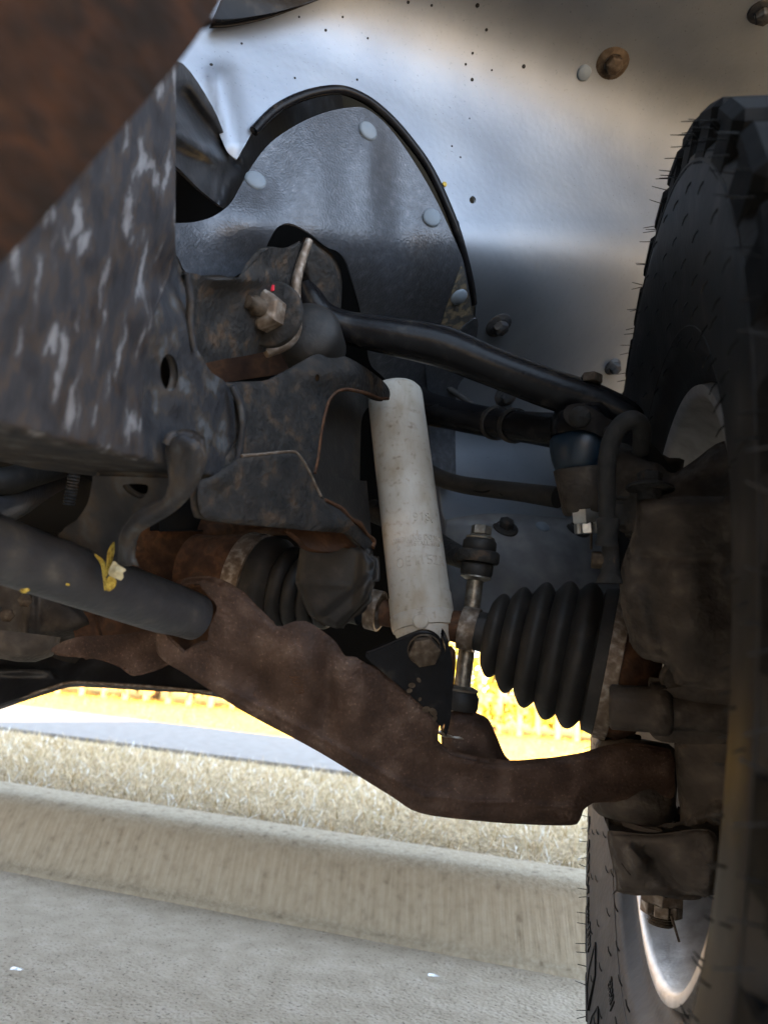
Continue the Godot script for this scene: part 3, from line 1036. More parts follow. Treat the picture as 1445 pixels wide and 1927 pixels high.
	hexa(b, c0 + ax * .003, ax, .0142, .0135, .35)
	part("hex_nut", b, M.band, t)
	b = MB.new()
	var pr := [[0, .0068]]
	for i in 7:
		pr.append([.014 + i * .0018, .0068])
		pr.append([.0149 + i * .0018, .006])
	pr.append_array([[.028, .0046], [.034, .0044], [.0342, .0003]])
	lathe(b, c0, ax, pr, 20)
	part("threaded_stud", b, M.rust_bolt, t)
	b = MB.new()
	var e1 := frame_of(ax).y
	box(b, Transform3D(frame_of(ax), c0 + ax * .0152 + e1 * .0085), Vector3(.006, .004, .0016), .0005)
	box(b, Transform3D(frame_of(ax), c0 + ax * .0025 + e1 * .0185), Vector3(.005, .0045, .0012), .0005)
	part("red_paint", b, M.red_mark, t)


# ---------------------------------------------------------------- suspension
func upper_arm() -> void:
	var t := thing("upper_control_arm", "glossy black tubular upper control arm with a blue ball joint boot", "control arm", P(1090, 960, .635))
	var b := MB.new()
	tube(b, smooth3([[566, 530, .64, .009], [578, 560, .645, .013], [604, 596, .65, .0142], [650, 616, .652, .0142], [740, 633, .65, .0165], [830, 652, .648, .0178], [930, 692, .645, .0165], [1030, 730, .642, .0168], [1110, 756, .638, .0165], [1180, 784, .632, .013], [1200, 800, .63, .007]], 7), 26)
	part("front_tube", b, M.black_paint, t)
	b = MB.new()
	lathe(b, P(585, 640, .63) - TR * .0 , (TF * -1 + TR * .1), [[-.03, .0005], [-.03, .012], [-.028, .023], [-.02, .027], [.012, .027], [.02, .023], [.023, .012], [.024, .0005]], 28)
	part("pivot_bushing", b, M.rubber, t)
	b = MB.new()
	tube(b, smooth3([[770, 752, .82, .02], [800, 767, .8, .0175], [850, 780, .765, .0155], [930, 796, .72, .0145], [1000, 805, .68, .0145], [1060, 812, .65, .016]], 7), 22)
	part("rear_tube", b, M.black_paint, t)
	for q in [[933, 796, .719], [967, 801, .698]]:
		b = MB.new()
		var a := P(q[0], q[1], q[2])
		lathe(b, a, P(q[0] + 30, q[1] + 5, q[2] - .028) - a, [[-.003, .0145], [-.003, .0163], [.003, .0163], [.003, .0145]], 24)
		part("tube_clamp", b, M.bracket, t)
	# ball joint, axis nearly upright
	var top := P(1092, 775, .635)
	var bot := P(1108, 968, .632)
	var ax := (top - bot).normalized()
	var L := top.distance_to(bot)
	b = MB.new()
	lathe(b, bot, ax, [[L * .79, .02], [L * .79, .026], [L * .86, .0262], [L * .98, .0245], [L * 1.05, .02], [L * 1.08, .0005]], 34)
	part("joint_housing", b, M.black_paint, t)
	b = MB.new()
	var wp := pl3([1060, 780, .606], [1190, 800, .60], [1120, 840, .603])
	sheet(b, O([1064, 768, 1080, 760, 1110, 766, 1150, 790, 1200, 812, 1240, 850, 1262, 882, 1275, 888, 1268, 896, 1230, 880, 1190, 838, 1150, 828, 1110, 812, 1075, 800, 1062, 785]), func(x: float, y: float) -> float: return wp.call(x, y), .005, 9)
	part("joint_plate", b, M.black_paint, t)
	for q in [[1091, 784, .0085], [1148, 814, .006]]:
		b = MB.new()
		lathe(b, P(q[0], q[1], .602), co - P(q[0], q[1], .602), [[0, q[2]], [.002, q[2] * .9], [.0035, q[2] * .5], [.004, .0003]], 18)
		part("rivet", b, M.bracket, t)
	b = MB.new()
	hexa(b, P(1112, 722, .632), Vector3.UP, .009, .008)
	part("bolt_head", b, M.rust_bolt, t)
	b = MB.new()
	lathe(b, bot, ax, [[L * .42, .02], [L * .45, .0245], [L * .55, .0268], [L * .64, .0278], [L * .75, .0272], [L * .8, .0235]], 34)
	part("boot", b, M.blue_boot, t, "dark blue rubber ball joint boot")

	# steering knuckle: upper eye, body, lower eye
	t = thing("steering_knuckle", "rusty cast steering knuckle with castle nuts beside the wheel", "steering knuckle", P(1230, 1700, .6))
	b = MB.new()
	lathe(b, bot, ax, [[.0, .0005], [.0, .0195], [.003, .0215], [L * .3, .0245], [L * .44, .0262], [L * .46, .024], [L * .47, .001]], 34)
	part("upper_eye", b, M.cast, t)
	b = MB.new()
	var ua := pl3([1120, 900, .63], [1340, 900, .55], [1300, 1000, .56])
	var uo := O([1110, 862, 1170, 842, 1230, 862, 1262, 890, 1300, 870, 1360, 830, 1400, 860, 1400, 1000, 1200, 1010, 1130, 960], 4)
	sheet(b, uo, func(x: float, y: float) -> float: return ua.call(x, y) + edge_drop(x, y, uo, 26, .015), .03, 12)
	part("upper_arm", b, M.cast, t)
	b = MB.new()
	var ko := O([1268, 1402, 1268, 1402, 1300, 1385, 1360, 1370, 1420, 1370, 1420, 1370, 1420, 1660, 1420, 1660, 1336, 1655, 1330, 1640, 1345, 1590, 1330, 1545, 1290, 1572, 1262, 1575, 1280, 1550, 1275, 1480], 4)
	var kp := pl3([1270, 1400, .585], [1380, 1400, .55], [1300, 1640, .575])
	sheet(b, ko, func(x: float, y: float) -> float: return kp.call(x, y) + edge_drop(x, y, ko, 12, .007) - relief(x, y, [[1300, 1560, 1350, 1530, 16, .008, "r"]]), .03, 9)
	part("knuckle_body", b, M.cast, t)
	b = MB.new()
	var lb := P(1246, 1664, .61)
	var la := (Vector3.UP + TR * .04 - TF * .05).normalized()
	var LL := .047
	lathe(b, lb, la, [[-.002, .0005], [-.002, .03], [.004, .0345], [LL * .5, .039], [LL * .9, .043], [LL, .042], [LL + .002, .02], [LL + .002, .0005]], 34)
	part("lower_eye", b, M.cast, t)
	b = MB.new()
	var eo := O([1142, 1572, 1160, 1564, 1230, 1570, 1330, 1560, 1352, 1600, 1340, 1680, 1300, 1684, 1172, 1682, 1158, 1650], 4)
	var ep := pl3([1150, 1600, .585], [1330, 1600, .545], [1200, 1680, .575])
	sheet(b, eo, func(x: float, y: float) -> float: return ep.call(x, y) + edge_drop(x, y, eo, 14, .007) - relief(x, y, [[1215, 1620, 1185, 1600, 12, .007, "r"], [1215, 1610, 1290, 1690, 16, -.006, "r"], [1200, 1630, 20, 20, .008]]), .02, 8)
	part("lower_boss", b, M.cast, t)
	castle(t, P(1103, 958, .622), (bot - top).normalized(), .0125, .02, M.zinc, "bright zinc castle nut with a red paint mark")
	castle(t, lb - la * .001, -la, .018, .021, M.band, "rusty castle nut under the lower ball joint")
	b = MB.new()
	var spr := [[0, .0105]]
	for i in 5:
		spr.append([.016 + i * .002, .0105])
		spr.append([.017 + i * .002, .0096])
	spr.append([.026, .0095])
	spr.append([.0262, .0003])
	lathe(b, lb - la * .004, -la, spr, 22)
	part("threaded_stud", b, M.rust_bolt, t)
	b = MB.new()
	tube(b, smooth3([[1262, 1722, .583, .0011], [1268, 1742, .583, .0011], [1277, 1772, .583, .001]]), 6)
	tube(b, smooth3([[1112, 975, .612, .0011], [1112, 1000, .612, .0011], [1112, 1034, .612, .001]]), 6)
	part("cotter_pin", b, M.rust_bolt, t)
	b = MB.new()
	box(b, Transform3D(frame_of(co - P(1099, 957, .6)), P(1098, 957, .6185)), Vector3(.0075, .006, .0012), .0005)
	part("red_paint", b, M.red_mark, t)

	# tie rod end
	t = thing("tie_rod_end", "dark tie rod end bolted to the knuckle under the axle boot", "tie rod", P(1240, 1390, .56))
	b = MB.new()
	var ta := P(1146, 1330, .565)
	var tb := P(1380, 1345, .54)
	lathe(b, ta, tb - ta, [[0, .0003], [0, .0145], [.002, .0165], [.028, .0165], [.03, .0185], [.04, .0185], [.043, .016], [.044, .014], [.06, .013], [.08, .015], [.1, .019]], 26)
	part("rod", b, M.cast, t)
	b = MB.new()
	sheet(b, O([1215, 1300, 1240, 1298, 1370, 1290, 1380, 1390, 1260, 1398, 1222, 1380, 1216, 1340], 4), pl3([1220, 1340, .555], [1380, 1340, .53], [1300, 1400, .548]), .02, 10)
	part("steering_arm", b, M.cast, t)


func castle(t: Node3D, a: Vector3, ax: Vector3, r: float, h: float, m: Material, label: String) -> void:
	var b := MB.new()
	hexa(b, a, ax, r, h * .62, .35)
	var fr := frame_of(ax)
	for k in 6:
		var ph := TAU * k / 6.0 + .35
		var e := fr.x * cos(ph) + fr.y * sin(ph)
		box(b, Transform3D(Basis(ax, ax.cross(e).normalized(), e), a + ax * h * .78 + e * r * .72), Vector3(h * .44, r * .62, r * .3), .0008)
	part("castle_nut", b, m, t, label)


func lower_arm() -> void:
	var t := thing("lower_control_arm", "rust brown stamped lower control arm sweeping to the right ball joint", "control arm", P(900, 1540, .6))
	var ap := pl3([340, 1170, .555], [1190, 1460, .585], [560, 1400, .572])
	var o := O([296, 1180, 300, 1150, 318, 1118, 335, 1100, 352, 1089, 385, 1085, 420, 1095, 458, 1118, 490, 1150, 522, 1178, 546, 1172, 562, 1168, 582, 1172, 612, 1191, 637, 1216, 650, 1234, 672, 1239, 692, 1250, 722, 1266, 762, 1302, 802, 1337, 828, 1362, 828, 1362, 824, 1385, 830, 1405, 852, 1421, 902, 1433, 960, 1439, 1020, 1433, 1060, 1428, 1100, 1422, 1152, 1408, 1200, 1405, 1262, 1420, 1268, 1460, 1266, 1500, 1225, 1511, 1132, 1510, 1102, 1518, 1090, 1544, 1074, 1553, 1000, 1552, 900, 1545, 790, 1530, 732, 1496, 600, 1415, 500, 1362, 440, 1328, 352, 1270, 312, 1246, 294, 1222])
	var hole := O([312, 1122, 345, 1103, 374, 1098, 374, 1098, 388, 1116, 408, 1140, 402, 1164, 394, 1182, 390, 1208, 372, 1212, 345, 1229, 345, 1229, 313, 1196, 304, 1160], 3)
	var ad := func(x: float, y: float) -> float: return ap.call(x, y) + edge_drop(x, y, o, 9, .004) - relief(x, y, [[575, 1255, 72, 78, .018], [430, 1190, 50, 70, .004], [670, 1320, 40, 70, .008], [615, 1300, 16, 90, -.008], [480, 1275, 40, 50, -.012], [420, 1292, 620, 1398, 5, .0025, "r"], [620, 1398, 800, 1500, 5, .0025, "r"], [800, 1500, 1080, 1520, 5, .0025, "r"], [1010, 1470, 60, 40, .006], [830, 1450, 1000, 1470, 40, -.006, "r"], [375, 1140, 40, 40, .004]])
	var b := MB.new()
	sheet(b, o, ad, .006, 9, [hole])
	part("arm_shell", b, M.arm_rust, t)
	b = MB.new()                                          # stamped number
	var q0 := P(555, 1272, ad.call(555, 1272))
	var n0 := nrm(ad, 560, 1285)
	var xd := (P(568, 1312, ad.call(568, 1312)) - q0)
	xd = (xd - n0 * xd.dot(n0)).normalized()
	lettering(b, "J079", .0085, .0012, func(p: Vector3) -> Vector3: return q0 + xd * (p.x + .008) + n0.cross(xd) * p.y + n0 * (p.z - .0001), false)
	part("stamped_number", b, M.rust, t)
	b = MB.new()                                          # far wall of the arm, dark inside of the hole
	sheet(b, O([285, 1170, 320, 1100, 385, 1090, 430, 1110, 430, 1240, 350, 1250], 4), func(x: float, y: float) -> float: return ap.call(x, y) + .055, .004, 16)
	part("arm_inner", b, M.rust, t)
	b = MB.new()                                          # inboard leg
	sheet(b, O([96, 1226, 140, 1200, 212, 1195, 300, 1190, 330, 1240, 312, 1248, 290, 1258, 252, 1268, 238, 1264, 218, 1250, 174, 1236], 4), pl3([100, 1220, .6], [330, 1220, .6], [250, 1268, .59]), .006, 10)
	part("arm_leg", b, M.arm_rust, t)
	b = MB.new()                                          # spring seat of the stabilizer link
	var so := O([832, 1400, 834, 1360, 842, 1342, 870, 1336, 898, 1345, 920, 1360, 934, 1385, 948, 1418, 962, 1438, 962, 1445, 900, 1440, 850, 1425], 4)
	sheet(b, so, func(x: float, y: float) -> float: return .66 + edge_drop(x, y, so, 24, .014), .006, 8)
	part("link_seat", b, M.arm_rust, t)
	b = MB.new()                                          # ball joint in the arm's end
	var bt := P(1196, 1412, .625)
	var ba := (Vector3.UP + TR * .05).normalized()
	lathe(b, bt, ba, [[-.054, .012], [-.054, .026], [-.05, .031], [-.04, .034], [-.036, .033], [-.002, .033], [.005, .031], [.009, .025], [.01, .0005]], 34)
	part("ball_joint", b, M.cast, t)
	b = MB.new()
	hexa(b, P(1188, 1400, .61), ba, .007, .008)
	part("grease_fitting", b, M.black_paint, t)
	b = MB.new()
	lathe(b, P(1205, 1572, .62), ba, [[0, .0135], [.004, .016], [.012, .017], [.022, .018], [.03, .024]], 24)
	part("joint_boot", b, M.rust, t)

	# shock mount plate
	t = thing("shock_mount", "black triangular shock mount plate with a big hex bolt", "bracket", P(800, 1350, .62))
	b = MB.new()
	var mp := func(x: float, y: float) -> float: return ap.call(x, y) + .002 - (1360 - y) * .00004
	var mo := O([688, 1236, 700, 1228, 722, 1219, 770, 1198, 796, 1190, 818, 1195, 833, 1212, 838, 1240, 838, 1345, 833, 1366, 824, 1362, 800, 1334, 762, 1300, 722, 1266])
	sheet(b, mo, mp, .006, 9)
	part("mount_plate", b, M.black_paint, t)
	b = MB.new()
	sheet(b, O([838, 1210, 848, 1230, 852, 1270, 848, 1350, 838, 1385, 836, 1340], 4), func(x: float, y: float) -> float: return ap.call(x, y) + .012, .03, 8)
	part("mount_side", b, M.black_paint, t)
	b = MB.new()
	var bp := P(798, 1222, mp.call(798, 1222))
	var bn := nrm(mp, 798, 1222)
	lathe(b, bp, bn, [[0, .0125], [.0015, .0125], [.002, .0118]], 24)
	hexa(b, bp + bn * .001, bn, .0118, .007, .3)
	part("hex_bolt", b, M.rust_bolt, t)
	for k in 7:
		b = MB.new()
		var q: Array = [[775, 1290, 7], [788, 1280, 5], [790, 1316, 4], [802, 1335, 8], [815, 1340, 9], [818, 1352, 6], [770, 1300, 6]][k]
		sheet(b, ell(q[0], q[1], q[2], q[2] * .7, k, 9), func(x: float, y: float) -> float: return mp.call(x, y) - .0006, .0003, 6)
		part("bare_patch", b, M.rust_bolt, t)
	b = MB.new()
	lathe(b, P(846, 1262, .655), TR, [[-.02, .02], [.0, .021], [.003, .018]], 26)
	part("bushing", b, M.rust, t)


func shock() -> void:
	var t := thing("shock_absorber", "pale grey shock absorber with embossed numbers and a dented bottom cap", "shock absorber", P(795, 1200, .68))
	var a := P(800, 1205, .672)
	var e := P(742, 735, .765)
	var ax := (e - a).normalized()
	var L := a.distance_to(e)
	var b := MB.new()
	lathe(b, a, ax, [[.022, .0283], [.026, .0287], [.04, .0285], [.041, .0277], [L * .5, .0276], [L * .97, .0276], [L * .985, .0268], [L, .024], [L + .001, .0005]], 48)
	part("body_tube", b, M.shock_paint, t)
	b = MB.new()
	lathe(b, a, ax, [[-.008, .0005], [-.008, .016], [-.003, .022], [.006, .0255], [.009, .0262], [.0095, .0278], [.014, .0288], [.022, .0289], [.0225, .0283]], 48)
	part("bottom_cap", b, M.shock_paint, t)
	var fr := frame_of(ax)
	var view := (co - a)
	view = (view - ax * view.dot(ax)).normalized()
	var side := ax.cross(view).normalized()              # to the right when seen with the axis upwards
	if side.dot(cb.x) < 0.0:
		side = -side
	for q in [["918(", .0105, .107, .0125], ["WARNING DO NOT", .0062, .087, .0065], ["INSTALL THIS", .0056, .0815, .011], ["OE1152A", .012, .066, .006]]:
		b = MB.new()
		var h: float = q[2]
		var ph0: float = q[3] / .0277
		var pl := func(p: Vector3) -> Vector3:
			var ph: float = ph0 + p.x / .0277
			return a + ax * (h + p.y) + (view * cos(ph) + side * sin(ph)) * (.02775 + p.z)
		lettering(b, q[0], q[1], .0012, pl, false)
		part("embossed_text", b, M.shock_paint, t)
	b = MB.new()
	var av := func(f: float, h: float) -> Vector3: return a + ax * h + (view * cos(f / .0277) + side * sin(f / .0277)) * .0279
	var prev: Vector3 = av.call(-.011, .088)
	for k in [[-.0135, .088], [-.0145, .086], [-.0145, .078]]:
		var nx: Vector3 = av.call(k[0], k[1])
		tube(b, [[prev, .0004], [nx, .0004]], 5)
		prev = nx
	tube(b, [[av.call(-.0165, .081), .0004], [prev, .0004], [av.call(-.0125, .081), .0004]], 5)
	part("embossed_arrow", b, M.shock_paint, t)
	b = MB.new()                                          # pressed half-moon in the cap
	lathe(b, a + ax * .012 + view * .0245 - side * .002, view - ax * .2, [[0, .0075], [.0042, .0068], [.005, .0055], [.005, .0003]], 22)
	part("cap_dimple", b, M.shock_paint, t)


func torsion_bar() -> void:
	var t := thing("torsion_bar", "thick dark grey torsion bar running into the lower control arm", "torsion bar", P(200, 1150, .5))
	var b := MB.new()
	tube(b, smooth3([[-220, 950, .37, .0188], [0, 1034, .435, .0188], [180, 1097, .493, .0188], [300, 1139, .537, .0188], [340, 1151, .552, .0178], [368, 1161, .564, .0172]], 6), 36)
	part("bar", b, M.bar_paint, t)
	b = MB.new()
	for q in [[128, 1100, .455, 4], [45, 1112, .42, 7], [52, 1110, .42, 5], [170, 1105, .47, 2], [290, 1120, .518, 2]]:
		sheet(b, ell(q[0], q[1], q[3], q[3] * .6, .3, 9), func(x: float, y: float) -> float: return q[2], .0004, 6)
	part("yellow_fleck", b, M.leaf_yellow, t)
	# the leaf
	t = thing("leaf", "torn yellow dry leaf stuck on the torsion bar", "leaf", P(205, 1110, .475))
	b = MB.new()
	sheet(b, O([178, 1043, 186, 1046, 198, 1058, 201, 1085, 201, 1108, 197, 1110, 195, 1090, 190, 1062], 3), pl3([180, 1045, .465], [200, 1108, .47], [200, 1050, .47]), .0005, 5)
	part("blade_edge", b, M.leaf_yellow, t)
	b = MB.new()
	sheet(b, O([201, 1082, 203, 1050, 206, 1034, 214, 1021, 216, 1022, 216, 1040, 210, 1062, 204, 1080], 3), func(x: float, y: float) -> float: return .458 + (x - 206) * .0006, .0005, 5)
	part("upright_lobe", b, M.leaf_yellow, t)
	b = MB.new()
	sheet(b, O([204, 1078, 214, 1056, 222, 1062, 232, 1068, 238, 1073, 232, 1078, 233, 1086, 228, 1092, 222, 1090, 212, 1086], 2), func(x: float, y: float) -> float: return .455 - gauss(x, y, [220, 1075, 10, 8, .006]), .0005, 4)
	part("pale_lobe", b, M.leaf_pale, t)
	b = MB.new()
	sheet(b, O([202, 1090, 208, 1084, 219, 1092, 217, 1104, 208, 1112, 201, 1110], 3), func(x: float, y: float) -> float: return .458, .0005, 5)
	part("lower_lobe", b, M.leaf_yellow, t)


func axle() -> void:
	var t := thing("drive_axle", "drive axle with ribbed black rubber boots and steel clamp bands", "drive axle", P(780, 1260, .66))
	var b := MB.new()
	# inner joint
	var a := P(395, 1075, .76)
	var e := P(722, 1152, .7)
	var ax := (e - a).normalized()
	var L := a.distance_to(e)
	lathe(b, a, ax, [[-.02, .034], [.0, .036], [.02, .042], [.04, .0445]], 36)
	part("inner_cup", b, M.rust, t)
	b = MB.new()
	lathe(b, a, ax, [[.04, .0445], [.04, .0475], [.058, .048], [.059, .046]], 40)
	part("clamp_band", b, M.band, t)
	b = MB.new()
	var pr := [[.059, .0462], [.062, .0475], [.074, .047], [.079, .044]]
	for k in 5:
		var s := .083 + k * .0135
		var r := .0425 - k * .0045
		for j in 9:
			pr.append([s + .0135 * j / 8.0, r - .006 + .006 * pow(sin(PI * clampf(j / 8.0, .02, .98)), .5)])
	pr.append_array([[.155, .0175], [.165, .017]])
	lathe(b, a, ax, pr, 40)
	part("inner_boot", b, M.rubber, t)
	b = MB.new()
	lathe(b, a, ax, [[L - .014, .0165], [L - .014, .0188], [L - .003, .0188], [L - .003, .0165]], 30)
	part("clamp_band", b, M.band, t)
	# shaft and outer joint
	var a2 := P(880, 1183, .668)
	var e2 := P(1150, 1246, .632)
	var ax2 := (e2 - a2).normalized()
	b = MB.new()
	tube(b, [[e, .0125], [e.lerp(a2, .4), .0125], [e.lerp(a2, .8), .0135], [a2, .0155]], 24)
	part("shaft", b, M.rust, t)
	b = MB.new()
	lathe(b, a2, ax2, [[-.006, .0165], [-.006, .0192], [.0085, .0192], [.0085, .0165]], 30)
	part("clamp_band", b, M.band, t)
	b = MB.new()
	var L2 := a2.distance_to(e2)
	pr = [[.008, .0172], [.016, .0175]]
	var rr := [.036, .0455, .0535, .0585, .061]
	var ss := [.026, .042, .060, .079, .097]
	for k in 5:
		var w := .0062 + k * .0007
		var s0: float = ss[k] - w * 1.25
		var s1: float = ss[k] + w * 1.25
		var r0: float = rr[k] * .86 - .003
		for j in 11:
			var u := j / 10.0
			pr.append([lerpf(s0, s1, u), r0 + (rr[k] - r0 + .001) * pow(sin(PI * clampf(u, .02, .98)), .8)])
	pr.append_array([[.1065, .052], [.109, .0595], [.118, .0615], [.1185, .061]])
	lathe(b, a2, ax2, pr, 56)
	part("outer_boot", b, M.rubber, t)
	b = MB.new()
	lathe(b, a2, ax2, [[.1185, .061], [.1185, .0632], [.129, .0632], [.1295, .0605]], 48)
	part("clamp_band", b, M.band, t)
	b = MB.new()
	lathe(b, a2, ax2, [[.1295, .0605], [.137, .061], [.15, .054], [.16, .03]], 44)
	part("outer_cup", b, M.rust, t)

	# jounce bumper
	t = thing("bump_stop", "faceted black rubber bump stop hanging under the shock tower", "bump stop", P(630, 1180, .65))
	b = MB.new()
	var v := O([567, 1017, 567, 1017, 640, 1018, 672, 1024, 706, 1057, 706, 1057, 700, 1096, 692, 1126, 692, 1126, 643, 1177, 625, 1181, 588, 1163, 577, 1148, 555, 1096, 555, 1096], 3)
	var vd := func(x: float, y: float) -> float: return .628 + (640 - x) * .00012 + edge_drop(x, y, v, 14, .007) + relief(x, y, [[684, 1000, 672, 1125, 10, -.01, "s"], [700, 1080, 590, 1172, 10, -.009, "s"], [555, 1096, 680, 1104, 5, -.001, "r"]])
	sheet(b, v, vd, .008, 4)
	part("rubber_block", b, M.rubber, t)
	b = MB.new()
	tube(b, smooth3([[694, 1052, .645, .0022], [696, 1075, .646, .0024], [684, 1112, .642, .002]]), 8)
	part("worn_edge", b, M.band, t)


func link() -> void:
	var t := thing("stabilizer_link", "upright steel stabilizer link bolt with rubber bushings and washers", "link", P(860, 1410, .69))
	var top := P(903, 1020, .70)
	var bot := P(856, 1400, .675)
	var ax := (top - bot).normalized()
	var L := top.distance_to(bot)
	var at := func(y: float) -> Vector3: return bot + ax * (1400.0 - y) / 380.0 * L
	var b := MB.new()
	lathe(b, at.call(1400), ax, [[-.002, .0075], [L - .01, .0075]], 24)
	part("sleeve", b, M.steel, t)
	b = MB.new()
	hexa(b, at.call(1004), ax, .0095, .008, .2)
	part("bolt_head", b, M.steel, t)
	for q in [[1012, .013, 1], [1088, .0135, -1], [1300, .0145, 1], [1384, .0165, -1]]:
		b = MB.new()
		var r: float = q[1]
		lathe(b, at.call(q[0]), ax, [[-.0012, .004], [-.0014, r], [.0004, r * 1.04], [.003, r * .7], [.003, .004]] if q[2] > 0 else [[-.003, .004], [-.003, r * .7], [-.0004, r * 1.04], [.0014, r], [.0012, .004]], 28)
		part("washer", b, M.steel, t)
	for q in [[1040, 1014, .0155], [1086, 1058, .0148], [1338, 1304, .0165], [1380, 1352, .015]]:
		b = MB.new()
		var p0: Vector3 = at.call(q[0])
		var h: float = (q[0] - q[1]) / 380.0 * L
		lathe(b, p0, ax, [[0, .004], [0, q[2] * .92], [h * .2, q[2]], [h * .75, q[2]], [h, q[2] * .85], [h, .004]], 28)
		part("rubber_bushing", b, M.rubber, t)
	b = MB.new()
	hexa(b, at.call(1405), ax, .0095, .009, .5)
	part("hex_nut", b, M.steel, t)
	b = MB.new()
	var pr := []
	for i in 6:
		pr.append([i * .0016, .006])
		pr.append([i * .0016 + .0008, .0052])
	lathe(b, at.call(1420), ax, pr + [[.012, .006]], 18)
	part("thread", b, M.steel, t)

	t = thing("stabilizer_bar", "brown stabilizer bar end with a flat eye round the link", "stabilizer bar", P(840, 1060, .72))
	b = MB.new()
	lathe(b, at.call(1060), ax, [[0, .006], [0, .0185], [.002, .0195], [.009, .0195], [.011, .018], [.011, .006]], 32)
	part("eye", b, M.bracket, t)
	b = MB.new()
	tube(b, smooth3([[700, 960, .86, .013], [790, 1000, .8, .013], [830, 1030, .76, .0125], [870, 1050, .715, .01], [892, 1052, .70, .007]]), 18)
	part("bar", b, M.bracket, t)

	t = thing("wiring_conduit", "dark split wiring conduit curving from the shock to the knuckle", "cable", P(930, 920, .85))
	b = MB.new()
	tube(b, smooth3([[770, 860, .86, .0095], [815, 893, .84, .0095], [860, 910, .82, .0095], [910, 918, .79, .0095], [970, 925, .76, .0095], [1050, 936, .72, .0105]]), 16)
	part("conduit", b, M.hose, t)
	b = MB.new()
	tube(b, smooth3([[830, 903, .825, .001], [875, 918, .802, .001], [905, 926, .78, .001], [930, 922, .77, .001], [945, 932, .762, .001]]), 6)
	part("split_seam", b, M.void_black, t)
	b = MB.new()
	tube(b, smooth3([[822, 716, .83, .0035], [865, 745, .83, .0035], [912, 778, .82, .0035], [960, 800, .82, .0035]]), 10)
	solo("thin_cable", b, M.hose, "thin dark cable crossing the liner above the rear arm tube", "cable")


func brakes() -> void:
	var t := thing("brake_hose", "ribbed grey rubber brake hose arching over to the caliper", "brake hose", P(1150, 1090, .55))
	var b := MB.new()
	tube(b, smooth3([[1143, 985, .555, .0062], [1141, 930, .553, .0064], [1141, 880, .55, .0066], [1148, 835, .548, .0067], [1166, 802, .545, .0067], [1188, 790, .543, .0067], [1204, 800, .548, .0067], [1207, 822, .556, .0066], [1204, 850, .566, .006]], 7), 20)
	part("hose", b, M.hose, t)
	for q in [[1136, 980, 1.2], [1145, 980, -1.2]]:
		pass
	b = MB.new()
	lathe(b, P(1141, 1028, .555), P(1144, 975, .555) - P(1141, 1028, .555), [[0, .0085], [.003, .0085], [.005, .0075], [.013, .0078], [.019, .0092], [.021, .0078]], 12)
	part("crimp_fitting", b, M.hose, t)
	b = MB.new()
	lathe(b, P(1148, 1098, .553), P(1148, 1028, .556) - P(1148, 1098, .553), [[0, .0003], [0, .010], [.004, .0095], [.008, .0068], [.026, .0062], [.028, .0055]], 20)
	part("banjo_pipe", b, M.hose, t)
	b = MB.new()
	lathe(b, P(1112, 1053, .56), TR, [[0, .0003], [0, .0058], [.001, .0065], [.011, .0065], [.012, .009], [.016, .009]], 20)
	part("banjo_bolt", b, M.rust_bolt, t)
	b = MB.new()
	sheet(b, O([1152, 932, 1152, 932, 1184, 934, 1184, 926, 1205, 928, 1205, 928, 1196, 965, 1196, 1000, 1196, 1000, 1180, 998, 1176, 988, 1158, 988, 1158, 988], 1), func(x: float, y: float) -> float: return .55 - smoothstep(1170, 1200, x) * .01, .006, 8)
	part("hose_bracket", b, M.bracket, t)

	t = thing("brake_caliper", "dark rusty cast iron brake caliper with a guide bolt on top", "brake caliper", P(1270, 1290, .52))
	b = MB.new()
	var o := O([1196, 950, 1204, 938, 1240, 934, 1340, 932, 1420, 930, 1420, 930, 1420, 1300, 1420, 1300, 1345, 1300, 1290, 1292, 1270, 1285, 1262, 1262, 1240, 1246, 1208, 1238, 1190, 1215, 1180, 1180, 1172, 1150, 1166, 1110, 1168, 1070, 1184, 1020, 1194, 985], 4)
	var cp := pl3([1190, 1000, .535], [1380, 1000, .5], [1250, 1250, .53])
	sheet(b, o, func(x: float, y: float) -> float: return cp.call(x, y) + edge_drop(x, y, o, 16, .008) - relief(x, y, [[1290, 1060, 60, 110, .012], [1300, 1180, 60, 60, .01], [1200, 1130, 1230, 1240, 20, .006, "r"], [1215, 1050, 1340, 1055, 10, -.004, "r"]]), .03, 9)
	part("caliper_body", b, M.cast, t)
	b = MB.new()
	var g := P(1222, 934, .535)
	lathe(b, g, Vector3.UP, [[-.004, .0085], [.004, .0085], [.005, .0165], [.0065, .0165], [.008, .0145], [.0085, .0095]], 26)
	hexa(b, g + Vector3.UP * .008, Vector3.UP, .0088, .010, .3)
	part("guide_bolt", b, M.bracket, t)
	b = MB.new()
	sheet(b, O([1285, 1230, 1310, 1225, 1345, 1240, 1360, 1290, 1330, 1300, 1262, 1300, 1250, 1270], 3), func(x: float, y: float) -> float: return .545, .01, 12)
	part("bracket_lug", b, M.cast, t)


# ---------------------------------------------------------------- wheel
func tyre_off(r: float) -> float:
	if r < .29:
		return remap(r, .262, .29, .0005, .008)
	if r < .35:
		return remap(r, .29, .35, .008, .0177)
	return remap(r, .35, .374, .0178, .0165)


